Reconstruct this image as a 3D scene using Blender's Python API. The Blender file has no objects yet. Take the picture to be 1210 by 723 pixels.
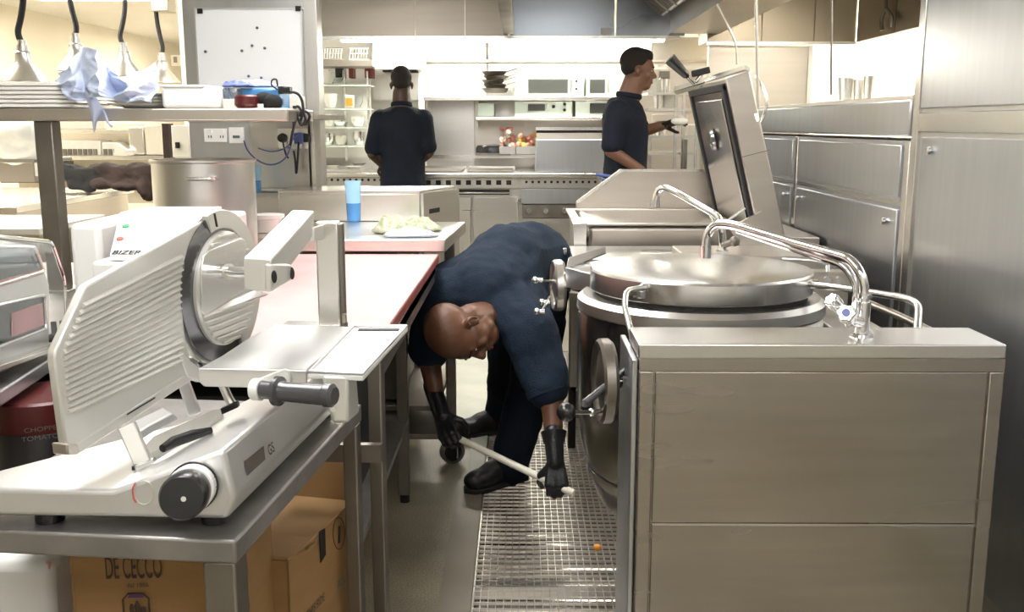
import bpy, math, random
from mathutils import Vector, Matrix, Euler, noise
random.seed(7)
scn = bpy.context.scene
COL = scn.collection

# ---------------------------------------------------------------- camera
F = 1176.0; CH = 1.35; PIT = math.radians(10.3); YAW = math.radians(0.49)
cd = bpy.data.cameras.new('camera'); cam = bpy.data.objects.new('camera', cd); COL.objects.link(cam)
cd.sensor_width = 36; cd.lens = 36 * F / 1210; cd.clip_start = .05; cd.clip_end = 60
cam.location = (0, 0, CH); cam.rotation_euler = (math.pi / 2 - PIT, 0, YAW)
scn.camera = cam
# ---------------------------------------------------------------- world, exposure
w = bpy.data.worlds.new('world'); scn.world = w; w.use_nodes = True
w.node_tree.nodes['Background'].inputs[0].default_value = (1, .98, .95, 1)
w.node_tree.nodes['Background'].inputs[1].default_value = .35
scn.view_settings.view_transform = 'Standard'; scn.view_settings.look = 'None'
scn.view_settings.gamma = 1; scn.view_settings.use_curve_mapping = False
scn.view_settings.exposure = 0.72
# lamp strengths (each lamp is built further down with its fixture)
L_KITCHEN, L_HALL, L_HOOD, L_CORR = 9.5, 28.0, 34.0, 22.0

def ray(px, py):
    a = (px - 605) / F; b = -(py - 361.5) / F
    y = math.cos(PIT) + math.sin(PIT) * b; z = -math.sin(PIT) + math.cos(PIT) * b
    return Vector((a * math.cos(YAW) - y * math.sin(YAW), a * math.sin(YAW) + y * math.cos(YAW), z))
CAMP = Vector((0, 0, CH))
def PY(px, py, Y): r = ray(px, py); return CAMP + r * (Y / r.y)
def PZ(px, py, z): r = ray(px, py); return CAMP + r * ((z - CH) / r.z)
def PX(px, py, X): r = ray(px, py); return CAMP + r * (X / r.x)
def PN(px, py, p, n): r = ray(px, py); return CAMP + r * ((Vector(p) - CAMP).dot(n) / r.dot(n))

# ---------------------------------------------------------------- materials
def mat(name, col, rough=.5, metal=0, spec=.5, vary=0, vscale=8, bump=0, bscale=60, stretch=(1, 1, 1), rvary=0, emit=0, ecol=None, trans=0, coat=0, col2=None, thr=None):
    m = bpy.data.materials.new(name); m.use_nodes = True
    nt = m.node_tree; N = nt.nodes; L = nt.links; b = N['Principled BSDF']
    b.inputs['Base Color'].default_value = (*col, 1); b.inputs['Roughness'].default_value = rough
    b.inputs['Metallic'].default_value = metal; b.inputs['Specular IOR Level'].default_value = spec
    b.inputs['Coat Weight'].default_value = coat
    if trans: b.inputs['Transmission Weight'].default_value = trans
    if emit:
        b.inputs['Emission Color'].default_value = (*(ecol or col), 1); b.inputs['Emission Strength'].default_value = emit
    tc = N.new('ShaderNodeTexCoord'); mp = N.new('ShaderNodeMapping'); mp.inputs['Scale'].default_value = stretch
    L.new(tc.outputs['Object'], mp.inputs[0])
    def nz(scale, detail=4, vec=None):
        n = N.new('ShaderNodeTexNoise'); n.inputs['Scale'].default_value = scale; n.inputs['Detail'].default_value = detail
        L.new((vec or mp).outputs[0], n.inputs['Vector']); return n
    if vary or col2:
        n = nz(vscale); cr = N.new('ShaderNodeValToRGB')
        c2 = col2 or tuple(max(0, c * (1 - vary)) for c in col)
        cr.color_ramp.elements[0].position = thr[0] if thr else .3; cr.color_ramp.elements[1].position = thr[1] if thr else .7
        cr.color_ramp.elements[0].color = (*c2, 1); cr.color_ramp.elements[1].color = (*col, 1)
        L.new(n.outputs[0], cr.inputs[0]); L.new(cr.outputs[0], b.inputs['Base Color'])
    if rvary:
        n = N.new('ShaderNodeTexNoise'); n.inputs['Scale'].default_value = 2.2; n.inputs['Detail'].default_value = 3
        L.new(tc.outputs['Object'], n.inputs['Vector'])
        n2 = nz(1.2, 1); mx = N.new('ShaderNodeMath'); mx.operation = 'ADD'
        L.new(n.outputs[0], mx.inputs[0]); L.new(n2.outputs[0], mx.inputs[1])
        mr = N.new('ShaderNodeMapRange'); mr.inputs[1].default_value = .6; mr.inputs[2].default_value = 1.4
        mr.inputs[3].default_value = max(.03, rough - rvary); mr.inputs[4].default_value = rough + rvary
        L.new(mx.outputs[0], mr.inputs[0]); L.new(mr.outputs[0], b.inputs['Roughness'])
    if bump:
        n = nz(bscale, 3); bp = N.new('ShaderNodeBump'); bp.inputs['Strength'].default_value = bump; bp.inputs['Distance'].default_value = .004
        L.new(n.outputs[0], bp.inputs['Height']); L.new(bp.outputs[0], b.inputs['Normal'])
    return m
M = {}
M['steel'] = mat('brushed_steel', (.74, .72, .69), .3, 1, rvary=.04, stretch=(1, 1, 18), vary=.05, vscale=2)
M['steel_v'] = mat('brushed_steel_upright', (.70, .69, .67), .32, 1, rvary=.04, stretch=(14, 14, 1), vary=.06, vscale=2)
M['steel_warm'] = mat('warm_brushed_steel', (.68, .63, .57), .33, 1, rvary=.04, stretch=(1, 1, 16), vary=.06, vscale=2)
M['steel_cool'] = mat('cool_brushed_steel', (.63, .65, .68), .32, 1, rvary=.04, stretch=(12, 12, 1), vary=.07, vscale=2)
M['steel_bright'] = mat('bright_steel', (.84, .83, .80), .24, 1, rvary=.03, vary=.04, vscale=5)
M['steel_worn'] = mat('worn_table_steel', (.40, .385, .37), .42, .8, rvary=.12, bump=.12, bscale=90, vary=.3, vscale=14)
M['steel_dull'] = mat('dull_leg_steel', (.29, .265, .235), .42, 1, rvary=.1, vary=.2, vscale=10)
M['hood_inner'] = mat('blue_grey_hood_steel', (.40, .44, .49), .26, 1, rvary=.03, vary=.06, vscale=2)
M['cupboard_steel'] = mat('honey_brushed_steel', (.42, .37, .29), .3, 1, rvary=.05, vary=.12, vscale=1.5)
M['tray'] = mat('dull_wet_drain_steel', (.50, .46, .40), .16, 1, rvary=.03, vary=.15, vscale=12)
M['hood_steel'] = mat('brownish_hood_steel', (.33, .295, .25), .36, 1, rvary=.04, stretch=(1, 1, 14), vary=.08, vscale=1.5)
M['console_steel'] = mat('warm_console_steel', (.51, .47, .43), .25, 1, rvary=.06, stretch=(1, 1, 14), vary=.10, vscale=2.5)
M['vessel_steel'] = mat('satin_vessel_steel', (.60, .585, .57), .2, 1, rvary=.03, vary=.05, vscale=2)
M['chrome'] = mat('polished_chrome', (.82, .82, .82), .09, 1)
M['alu'] = mat('anodised_aluminium', (.78, .78, .775), .33, .8, rvary=.06, vary=.06, vscale=6)
M['alu_cream'] = mat('cream_cast_aluminium', (.76, .75, .705), .36, .5, vary=.05, vscale=7)
M['alu_dark'] = mat('shaded_slot_metal', (.3, .3, .32), .35, .9)
M['blade'] = mat('polished_blade_steel', (.22, .22, .235), .2, 1)
M['white_pl'] = mat('white_plastic', (.86, .86, .84), .35, vary=.04)
M['cream_pl'] = mat('cream_plastic', (.80, .77, .68), .4, vary=.05)
M['black'] = mat('black_plastic', (.012, .012, .013), .25, spec=.6)
M['black_matte'] = mat('black_rubber', (.018, .018, .02), .6, vary=.3, vscale=30)
M['grey_grip'] = mat('dark_grey_grip', (.07, .07, .075), .22, spec=.7)
M['dark'] = mat('dark_recess', (.02, .018, .016), .7, vary=.3)
M['pink'] = mat('pale_pink_board', (.76, .41, .40), .55, vary=.14, vscale=9, bump=.1, bscale=200, rvary=.08)
M['redboard'] = mat('red_board_edge', (.30, .07, .06), .5, vary=.25, vscale=18)
M['card'] = mat('brown_cardboard', (.33, .185, .07), .8, vary=.12, vscale=6, bump=.15, bscale=90, stretch=(1, 1, 8))
M['card_in'] = mat('cardboard_inside', (.36, .215, .09), .85, vary=.1)
M['ink'] = mat('brown_print', (.06, .03, .02), .7)
M['ink_purple'] = mat('purple_print', (.08, .03, .12), .7)
M['ink_grey'] = mat('grey_print', (.08, .12, .13), .6)
M['ink_red'] = mat('red_print', (.75, .15, .12), .6)
M['ink_green'] = mat('green_print', (.1, .45, .2), .6)
M['wall'] = mat('cream_wall_paint', (.78, .72, .60), .6, vary=.04, vscale=2)
M['ceil'] = mat('ceiling_paint', (.83, .815, .77), .7, vary=.04, vscale=2)
M['white_wall'] = mat('white_tiles_paint', (.84, .825, .775), .4, vary=.03)
M['lamp'] = mat('lamp_diffuser', (1, 1, .99), .5, emit=L_KITCHEN, ecol=(1, .985, .965))
M['lamp_fill'] = mat('fill_lamp_diffuser', (1, 1, .97), .5, emit=3.2, ecol=(1, .985, .965))  # for the added fill panels behind the viewer
M['lamp_fill_near'] = mat('near_fill_diffuser', (1, 1, .99), .5, emit=5.5, ecol=(1, .985, .965))  # for the added fill panel closest to the slicer
M['lamp_hall'] = mat('hall_lamp_diffuser', (1, 1, .95), .5, emit=L_HALL, ecol=(1, .93, .80))
M['tube'] = mat('hood_tube_diffuser', (1, 1, .95), .5, emit=L_HOOD, ecol=(1, .94, .82))
M['lamp_corr'] = mat('corridor_lamp_diffuser', (1, 1, .95), .5, emit=L_CORR, ecol=(1, .93, .80))
M['navy'] = mat('navy_cotton', (.014, .026, .046), .85, vary=.2, vscale=20, bump=.5, bscale=160, spec=.25)
M['navy2'] = mat('black_navy_cotton', (.008, .011, .02), .88, vary=.25, vscale=14, bump=.5, bscale=120, spec=.2)
M['navy_far'] = mat('dark_navy_cotton', (.010, .014, .024), .85, vary=.2, vscale=10, bump=.3, bscale=90, spec=.25)
M['skin'] = mat('brown_skin', (.155, .068, .036), .42, vary=.18, vscale=16, bump=.12, bscale=240, spec=.45)
M['skin_far'] = mat('warm_brown_skin', (.17, .08, .045), .5, vary=.12, vscale=14)
M['skin_dark'] = mat('deep_brown_skin', (.07, .035, .022), .5, vary=.12, vscale=14)
M['lips'] = mat('lip_skin', (.24, .09, .07), .4)
M['hair'] = mat('short_black_hair', (.018, .013, .011), .85, bump=.9, bscale=220)
M['glove'] = mat('black_nitrile_glove', (.012, .013, .015), .33, vary=.2, bump=.4, bscale=130)
M['boot'] = mat('black_leather', (.012, .012, .013), .38, vary=.2, bump=.25, bscale=130)
M['eye'] = mat('eye_white', (.7, .66, .6), .2)
M['green'] = mat('dark_green_glass', (.01, .09, .03), .3)
M['pole'] = mat('cream_white_pole', (.80, .76, .64), .35, vary=.08, vscale=20)
M['cloth'] = mat('pale_blue_cloth', (.62, .70, .90), .85, vary=.2, vscale=9, bump=.3, bscale=200)
M['towel'] = mat('cream_green_towel', (.60, .60, .47), .9, col2=(.33, .38, .22), vscale=40, thr=(.35, .6), bump=.6, bscale=260)
M['towel_b'] = mat('white_blue_towel', (.62, .68, .78), .9, vary=.12, bump=.5, bscale=240)
M['jacket'] = mat('dark_brown_fleece', (.045, .028, .026), .9, vary=.5, vscale=9, bump=.6, bscale=90)
M['jacket_b'] = mat('black_fabric', (.012, .012, .013), .9, bump=.5, bscale=90)
M['blue_cup'] = mat('blue_tumbler', (.10, .33, .72), .18, vary=.2, vscale=6, coat=.3)
M['blue_pale'] = mat('pale_blue_tumbler', (.38, .66, .90), .2, coat=.3)
M['board'] = mat('whiteboard_gloss', (.90, .93, .97), .15)
M['orange'] = mat('orange_label', (.85, .33, .04), .4)
M['red'] = mat('dark_red_enamel', (.10, .012, .012), .35, vary=.2)
M['canblack'] = mat('black_tin_label', (.012, .010, .012), .3)
M['cable_b'] = mat('black_cable', (.015, .015, .02), .4)
M['cable_blue'] = mat('blue_cable', (.12, .16, .42), .4)
M['cable_w'] = mat('white_cable', (.7, .7, .68), .4)
M['crock'] = mat('white_crockery', (.88, .86, .80), .18, coat=.3)
M['pinkfood'] = mat('pink_packets', (.80, .35, .26), .5, vary=.3, vscale=40)
M['yellow'] = mat('yellow_lid', (.70, .55, .12), .5)
M['plastic_clear'] = mat('clear_film', (.90, .90, .85), .22, spec=.5, vary=.1, vscale=14, bump=.7, bscale=26)
M['greenish'] = mat('pale_green_enamel', (.70, .80, .72), .25)
M['door_glass'] = mat('smoked_glass', (.05, .055, .05), .08, spec=.7)
def glass_mat():
    m = bpy.data.materials.new('clear_cover_glass'); m.use_nodes = True; b = m.node_tree.nodes['Principled BSDF']
    b.inputs['Base Color'].default_value = (.92, .95, .96, 1); b.inputs['Roughness'].default_value = .03
    b.inputs['Transmission Weight'].default_value = 1; b.inputs['IOR'].default_value = 1.12; return m
M['glass'] = glass_mat()
def floor_mat():
    m = mat('speckled_safety_floor', (.28, .26, .20), .38, rvary=.14)
    nt = m.node_tree; N = nt.nodes; L = nt.links; b = N['Principled BSDF']
    tc = N.new('ShaderNodeTexCoord')
    n1 = N.new('ShaderNodeTexNoise'); n1.inputs['Scale'].default_value = 1.6; n1.inputs['Detail'].default_value = 5
    n2 = N.new('ShaderNodeTexVoronoi'); n2.inputs['Scale'].default_value = 170
    n3 = N.new('ShaderNodeTexNoise'); n3.inputs['Scale'].default_value = 260; n3.inputs['Detail'].default_value = 2
    for n in (n1, n2, n3): L.new(tc.outputs['Object'], n.inputs['Vector'])
    r1 = N.new('ShaderNodeValToRGB'); r1.color_ramp.elements[0].position = .35; r1.color_ramp.elements[1].position = .68
    r1.color_ramp.elements[0].color = (.17, .15, .105, 1); r1.color_ramp.elements[1].color = (.37, .335, .245, 1)
    L.new(n1.outputs[0], r1.inputs[0])
    r2 = N.new('ShaderNodeValToRGB'); r2.color_ramp.elements[0].position = .38; r2.color_ramp.elements[1].position = .62
    r2.color_ramp.elements[0].color = (.55, .55, .55, 1); r2.color_ramp.elements[1].color = (1.35, 1.35, 1.3, 1)
    L.new(n3.outputs[0], r2.inputs[0])
    mx = N.new('ShaderNodeMix'); mx.data_type = 'RGBA'; mx.blend_type = 'MULTIPLY'; mx.inputs[0].default_value = 1
    L.new(r1.outputs[0], mx.inputs[6]); L.new(r2.outputs[0], mx.inputs[7]); L.new(mx.outputs[2], b.inputs['Base Color'])
    bp = N.new('ShaderNodeBump'); bp.inputs['Strength'].default_value = .25; bp.inputs['Distance'].default_value = .002
    L.new(n3.outputs[0], bp.inputs['Height']); L.new(bp.outputs[0], b.inputs['Normal'])
    return m
M['floor'] = floor_mat()
M['kerb'] = mat('drain_surround_vinyl', (.27, .24, .185), .42, rvary=.1, vary=.25, vscale=4)
M['floor_pale'] = mat('pale_floor', (.52, .53, .44), .45, vary=.2, vscale=5)

# ---------------------------------------------------------------- mesh builder
def perp(d):
    d = Vector(d).normalized(); a = Vector((0, 0, 1)) if abs(d.z) < .9 else Vector((1, 0, 0))
    u = d.cross(a).normalized(); return u, d.cross(u).normalized()
class MB:
    def __init__(s): s.v = []; s.f = []
    def add(s, vs, fs):
        o = len(s.v); s.v += [Vector(p) for p in vs]; s.f += [tuple(i + o for i in f) for f in fs]; return s
    def hexa(s, b, t):      # bottom 4 and top 4 corners, counter-clockwise
        return s.add(list(b) + list(t), [(3, 2, 1, 0), (4, 5, 6, 7), (0, 1, 5, 4), (1, 2, 6, 5), (2, 3, 7, 6), (3, 0, 4, 7)])
    def box(s, x0, x1, y0, y1, z0, z1):
        if x0 > x1: x0, x1 = x1, x0
        if y0 > y1: y0, y1 = y1, y0
        if z0 > z1: z0, z1 = z1, z0
        return s.hexa([(x0, y0, z0), (x1, y0, z0), (x1, y1, z0), (x0, y1, z0)], [(x0, y0, z1), (x1, y0, z1), (x1, y1, z1), (x0, y1, z1)])
    def obox(s, c, ax, ay, az):   # centre and three half-axis vectors
        c, ax, ay, az = map(Vector, (c, ax, ay, az))
        q = [(-1, -1), (1, -1), (1, 1), (-1, 1)]
        return s.hexa([c + ax * i + ay * j - az for i, j in q], [c + ax * i + ay * j + az for i, j in q])
    def prism(s, poly, ext):
        poly = [Vector(p) for p in poly]; ext = Vector(ext); n = len(poly)
        return s.add(poly + [p + ext for p in poly], [tuple(range(n - 1, -1, -1)), tuple(range(n, 2 * n))] + [(i, (i + 1) % n, (i + 1) % n + n, i + n) for i in range(n)])
    def rings(s, rs, closed_ends=True, loop=True):
        n = len(rs[0]); o = len(s.v); fs = []
        for r in rs: s.v += [Vector(p) for p in r]
        for k in range(len(rs) - 1):
            for i in range(n if loop else n - 1):
                a = o + k * n; b = a + n; j = (i + 1) % n; fs.append((a + i, a + j, b + j, b + i))
        if closed_ends: fs += [tuple(o + i for i in range(n - 1, -1, -1)), tuple(o + (len(rs) - 1) * n + i for i in range(n))]
        s.f += fs; return s
    def cyl(s, p0, p1, r0, r1=None, n=20):
        p0, p1 = Vector(p0), Vector(p1); r1 = r0 if r1 is None else r1; u, v = perp(p1 - p0)
        C = [(math.cos(2 * math.pi * i / n), math.sin(2 * math.pi * i / n)) for i in range(n)]
        return s.rings([[p0 + (u * c + v * d) * r0 for c, d in C], [p1 + (u * c + v * d) * r1 for c, d in C]])
    def lathe(s, prof, c, axis=(0, 0, 1), n=32):
        c = Vector(c); ax = Vector(axis).normalized(); u, v = perp(ax)
        C = [(math.cos(2 * math.pi * i / n), math.sin(2 * math.pi * i / n)) for i in range(n)]
        return s.rings([[c + ax * h + (u * a + v * b) * max(r, 1e-4) for a, b in C] for r, h in prof])
    def tube(s, pts, r, n=12, bend=0, seg=6):
        pts = [Vector(p) for p in pts]
        if bend:
            q = [pts[0]]
            for i in range(1, len(pts) - 1):
                a, b, c = pts[i - 1], pts[i], pts[i + 1]; d = min(bend, (a - b).length * .49, (c - b).length * .49)
                s0 = b + (a - b).normalized() * d; s1 = b + (c - b).normalized() * d
                for k in range(seg + 1):
                    t = k / seg; q.append(s0 * (1 - t) ** 2 + b * 2 * t * (1 - t) + s1 * t * t)
            q.append(pts[-1]); pts = q
        R = r if isinstance(r, (list, tuple)) else [r] * len(pts)
        u = None; rs = []
        for i, p in enumerate(pts):
            d = (pts[min(i + 1, len(pts) - 1)] - pts[max(i - 1, 0)]).normalized()
            if u is None: u, v = perp(d)
            else:
                u = (u - d * u.dot(d)).normalized(); v = d.cross(u)
            rs.append([p + (u * math.cos(2 * math.pi * k / n) + v * math.sin(2 * math.pi * k / n)) * R[i] for k in range(n)])
        return s.rings(rs)
    def ell(s, c, r, R=None, n=16, m=10):
        c = Vector(c); r = (r, r, r) if not isinstance(r, (tuple, list)) else r; rs = []
        for k in range(m + 1):
            th = math.pi * (k + .001) / (m + .002); ring = []
            for i in range(n):
                a = 2 * math.pi * i / n; p = Vector((r[0] * math.sin(th) * math.cos(a), r[1] * math.sin(th) * math.sin(a), -r[2] * math.cos(th)))
                ring.append(c + (R @ p if R else p))
            rs.append(ring)
        return s.rings(rs)
    def cap(s, p0, r0, p1, r1, n=14):   # tapered capsule
        p0, p1 = Vector(p0), Vector(p1); d = (p1 - p0); u, v = perp(d); d = d.normalized(); rs = []
        for k in range(5):
            a = math.pi / 2 * (1 - k / 4 * .98 - .01); rs.append((p0 - d * r0 * math.sin(a), r0 * math.cos(a)))
        for k in range(5):
            a = math.pi / 2 * (k / 4 * .98 + .01); rs.append((p1 + d * r1 * math.sin(a), r1 * math.cos(a)))
        return s.rings([[c + (u * math.cos(2 * math.pi * i / n) + v * math.sin(2 * math.pi * i / n)) * max(q, 1e-4) for i in range(n)] for c, q in rs])
    def chain(s, pr):
        for (a, ra), (b, rb) in zip(pr, pr[1:]): s.cap(a, ra, b, rb)
        return s
    def grid(s, fn, nu, nv, thick=None):
        o = len(s.v); pts = [[Vector(fn(i / nu, j / nv)) for i in range(nu + 1)] for j in range(nv + 1)]
        s.add([p for r in pts for p in r], [(j * (nu + 1) + i, j * (nu + 1) + i + 1, (j + 1) * (nu + 1) + i + 1, (j + 1) * (nu + 1) + i) for j in range(nv) for i in range(nu)])
        return s
ROOT = {}
def tag(o, label=None, cat=None, group=None, kind=None):
    if label: o['label'] = label
    if cat: o['category'] = cat
    if group: o['group'] = group
    if kind: o['kind'] = kind
    return o
def thing(name, label, cat, loc, group=None):
    o = bpy.data.objects.new(name, None); COL.objects.link(o); o.empty_display_size = .05
    o.location = Vector(loc); ROOT[o.name] = Vector(loc); return tag(o, label, cat, group)
def part(name, mb, m, parent=None, bevel=0, seg=2, smooth=True, angle=35, solid=0, remesh=0, sm=0, subsurf=0, disp=0, dscale=.1, label=None, ang=30):
    me = bpy.data.meshes.new(name); off = ROOT.get(parent.name, Vector()) if parent else None
    if parent is None:
        xs = [p.x for p in mb.v]; ys = [p.y for p in mb.v]; zs = [p.z for p in mb.v]
        off = Vector(((min(xs) + max(xs)) / 2, (min(ys) + max(ys)) / 2, min(zs)))
    me.from_pydata([tuple(p - off) for p in mb.v], [], mb.f); me.materials.append(M[m] if isinstance(m, str) else m)
    import bmesh
    bm = bmesh.new(); bm.from_mesh(me); bmesh.ops.recalc_face_normals(bm, faces=bm.faces); bm.to_mesh(me); bm.free()
    if smooth:
        me.polygons.foreach_set('use_smooth', [True] * len(me.polygons))
        if not (remesh or subsurf): me.set_sharp_from_angle(angle=math.radians(angle))
    o = bpy.data.objects.new(name, me); COL.objects.link(o)
    if parent: o.parent = parent; ROOT[o.name] = off
    else: o.location = off; ROOT[o.name] = off
    if remesh:
        md = o.modifiers.new('r', 'REMESH'); md.mode = 'VOXEL'; md.voxel_size = remesh; md.use_smooth_shade = True
    if sm:
        md = o.modifiers.new('s', 'SMOOTH'); md.iterations = sm; md.factor = .5
    if disp:
        t = bpy.data.textures.new('t', 'CLOUDS'); t.noise_scale = dscale; t.noise_depth = 3
        md = o.modifiers.new('d', 'DISPLACE'); md.texture = t; md.strength = disp; md.texture_coords = 'LOCAL'
    if solid:
        md = o.modifiers.new('so', 'SOLIDIFY'); md.thickness = solid; md.offset = 0
    if subsurf:
        md = o.modifiers.new('ss', 'SUBSURF'); md.levels = md.render_levels = subsurf
    if bevel:
        md = o.modifiers.new('b', 'BEVEL'); md.width = bevel; md.segments = seg; md.limit_method = 'ANGLE'; md.angle_limit = math.radians(ang)
    if label: o['label'] = label
    return o
def one(name, mb, m, label, cat, group=None, **k): return tag(part(name, mb, m, None, **k), label, cat, group)
def struct(name, mb, m, **k): return tag(part(name, mb, m, None, **k), kind='structure')
def kids(o): return [c for c in COL.objects if c.parent == o]
def dup(o, loc=None, label=None, rz=None, scale=None, parent=None):
    ch = [(c, [g for g in kids(c)]) for c in kids(o)]
    r = o.copy(); COL.objects.link(r)
    if loc is not None: r.location = loc
    if rz is not None: r.rotation_euler.z = rz
    if scale: r.scale = scale
    if label: r['label'] = label
    for c, gs in ch:
        d = c.copy(); COL.objects.link(d); d.parent = r
        for g in gs: h = g.copy(); COL.objects.link(h); h.parent = d
    return r
def text(s, m, parent, origin, right, up, size, name='lettering', depth=.0006, sx=1, label=None, font_off=0):
    cu = bpy.data.curves.new('txt', 'FONT'); cu.body = s; cu.size = 1; cu.extrude = 0; cu.align_x = 'CENTER'; cu.align_y = 'CENTER'; cu.offset = font_off
    t = bpy.data.objects.new('txt', cu); COL.objects.link(t); dg = bpy.context.evaluated_depsgraph_get(); dg.update()
    me = bpy.data.meshes.new_from_object(t.evaluated_get(dg)); bpy.data.objects.remove(t)
    r = Vector(right).normalized(); u = Vector(up).normalized(); n = r.cross(u); off = ROOT[parent.name]; o3 = Vector(origin)
    for v in me.vertices: v.co = o3 + r * v.co.x * size * sx + u * v.co.y * size + n * depth - off
    me.materials.clear(); me.materials.append(M[m]); me.name = name
    o = bpy.data.objects.new(name, me); COL.objects.link(o); o.parent = parent
    if label: o['label'] = label
    return o
def fbox(x0, y0, x1, y1, Y, depth, mb=None):
    """box whose front face, standing at depth Y, covers the given picture rectangle"""
    mb = mb or MB(); ym = (y0 + y1) / 2; xm = (x0 + x1) / 2
    return mb.box(PY(x0, ym, Y).x, PY(x1, ym, Y).x, Y, Y + depth, PY(xm, y1, Y).z, PY(xm, y0, Y).z)

# ================================================================ ROOM
FX0, FX1 = -.14, .36           # drain channel
struct('floor', MB().box(-5, FX0, -1.5, 16, -.05, 0), 'floor')
struct('floor.001', MB().box(FX1, 3.4, -1.5, 16, -.05, 0), 'floor')
struct('floor.002', MB().box(FX0, FX1, 5.9, 16, -.05, 0), 'floor')
struct('floor.003', MB().box(FX0, FX1, -1.5, 1.2, -.05, 0), 'floor')
struct('trim_1', MB().box(-.235, FX0 - .002, -1.5, 4.3, 0, .004), 'kerb')
struct('trim_2', MB().box(-.42, FX0 - .002, 4.3, 5.9, 0, .004), 'floor_pale')  # paler piece of floor beside the drain
struct('trim_3', MB().prism([(-.19, 3.62, .005), (-.13 - .015, 3.62, .005), (-.145, 4.6, .005), (-.235, 4.6, .005)], (0, 0, .002)), 'floor_pale')
# drain channel: rippled pressed-steel tray
tr = MB()
def tray(u, v):
    y = 1.2 + v * 4.7
    return (FX0 + u * (FX1 - FX0), y, -.075 + .0052 * math.sin(y * 62) + .002 * math.sin(y * 23 + 1))
tr.grid(tray, 1, 520)
tr.box(FX0 - .012, FX0 - .002, 1.2, 5.9, -.1, -.002).box(FX1, FX1 + .01, 1.2, 5.9, -.1, -.002)
struct('floor_drain_tray', tr, 'tray')
struct('ceiling', MB().box(-5, 3.4, -1.5, 16, 2.5, 2.56), 'ceil')
struct('wall_left', MB().box(-5.1, -5, -1.5, 16, 0, 2.5), 'wall')
struct('wall_right', MB().box(3.4, 3.5, -1.5, 16, 0, 2.5), 'white_wall')
struct('wall_back', MB().box(-2.0, 2.3, 9.4, 9.5, 0, 2.5), 'white_wall')
struct('wall_far', MB().box(-5, -2.0, 16, 16.1, 0, 2.5), 'wall')
struct('wall_corridor', MB().box(2.3, 3.4, 9.4, 9.5, 0, 2.5), 'white_wall')
struct('wall_front', MB().box(-5, 3.4, -1.6, -1.5, 0, 2.5), 'white_wall')
struct('wall_partition', MB().box(-2.1, -2.0, 6.3, 16, 0, 2.5), 'white_wall')
# ceiling lights
def light(x, y, sx, sy, mt, label, z=2.5):
    t = thing('ceiling_light', label, 'ceiling light', (x, y, z - .05), 'ceiling lights')
    f = MB()
    f.box(x - sx - .03, x + sx + .03, y - sy - .03, y - sy, z - .05, z - .001).box(x - sx - .03, x + sx + .03, y + sy, y + sy + .03, z - .05, z - .001)
    f.box(x - sx - .03, x - sx, y - sy, y + sy, z - .05, z - .001).box(x + sx, x + sx + .03, y - sy, y + sy, z - .05, z - .001)
    part('frame', f, 'white_pl', t); part('diffuser', MB().box(x - sx, x + sx, y - sy, y + sy, z - .045, z - .03), mt, t)
light(-.75, 1.5, .3, .6, 'lamp', 'recessed light panel over the slicer table')
light(.35, .2, .6, .3, 'lamp_fill_near', 'added fill light panel above the aisle behind the viewer')  # unseen panel serving as fill, brightens the table strip and slicer front
light(-.55, 3.2, .3, .6, 'lamp', 'recessed light panel over the pink board table')
light(-1.1, -.5, .6, .3, 'lamp_fill', 'added fill light panel behind the viewer on the left')  # unseen panel added as front fill for surfaces facing the viewer
light(.9, -.9, .6, .3, 'lamp_fill', 'added fill light panel behind the viewer on the right')  # second unseen panel added for the same front fill
light(.3, 4.6, .6, .25, 'lamp', 'recessed light panel over the walkway and kettle')
light(-1.2, 5.6, .6, .3, 'lamp', 'recessed light panel behind the whiteboard pillar')
light(-3.75, 8.9, .55, .35, 'lamp_hall', 'long ceiling light glowing above the heat lamps')
light(-3.2, 5.2, .3, .6, 'lamp_hall', 'ceiling light over the serving counter')
light(-3.4, 12.6, .6, .4, 'lamp_hall', 'ceiling light far back in the serving hall')
light(2.5, 4.3, .3, .6, 'lamp_corr', 'corridor ceiling light behind the half wall')
light(2.85, 8.75, .4, .4, 'lamp_corr', 'corridor ceiling light further along')

# ================================================================ RIGHT WALL OF STEEL CABINETS (face X = 1.25)
XW = 1.25
def panel(name, parent, y0, y1, z0, z1, m='steel_cool', proud=.012, x=XW):
    return part(name, MB().box(x - proud, x + .004, y0, y1, z0, z1), m, parent, bevel=.003)
def knob(parent, y, z, x=XW - .012):
    part('knob', MB().cyl((x, y, z), (x - .02, y, z), .005, .005, 10).lathe([(.009, 0), (.011, .004), (.008, .01), (0, .011)], (x - .018, y, z), (-1, 0, 0), 14), 'chrome', parent)
hw = thing('steel_half_wall', 'low stainless panelled partition along the right, with flap doors and ledge', 'partition', (1.4, 4.8, 0))
part('carcass', MB().box(XW, 1.55, 3.22, 6.3, .02, 1.30), 'steel_cool', hw)
part('ledge', MB().box(XW - .018, 1.6, 3.22, 6.3, 1.315, 1.43), 'steel_cool', hw, bevel=.006)
part('shelf_lip', MB().box(1.38, 1.62, 3.6, 6.3, 1.43, 1.455), 'steel_warm', hw, bevel=.003)
ys = [(3.29, 4.50), (4.60, 5.25), (5.31, 6.2)]
for a, b in ys:
    d = panel('door', hw, a, b, 1.115, 1.285); d2 = panel('door', hw, a, b, .55, 1.075)
    for yk in (a + .09, b - .05):
        part('knob', MB().lathe([(.006, 0), (.012, .006), (.011, .014), (0, .016)], (XW - .012, yk, 1.03), (-1, 0, 0), 14), 'chrome', d2)
    panel('door', hw, a, b, .1, .52)
for y in (3.25, 4.55, 5.28):
    part('stile', MB().box(XW - .008, XW + .002, y - .022, y + .022, .05, 1.30), 'steel_bright', hw, bevel=.002)
part('rail', MB().box(XW - .006, XW + .002, 3.22, 6.25, 1.088, 1.104), 'steel_bright', hw)
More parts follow.
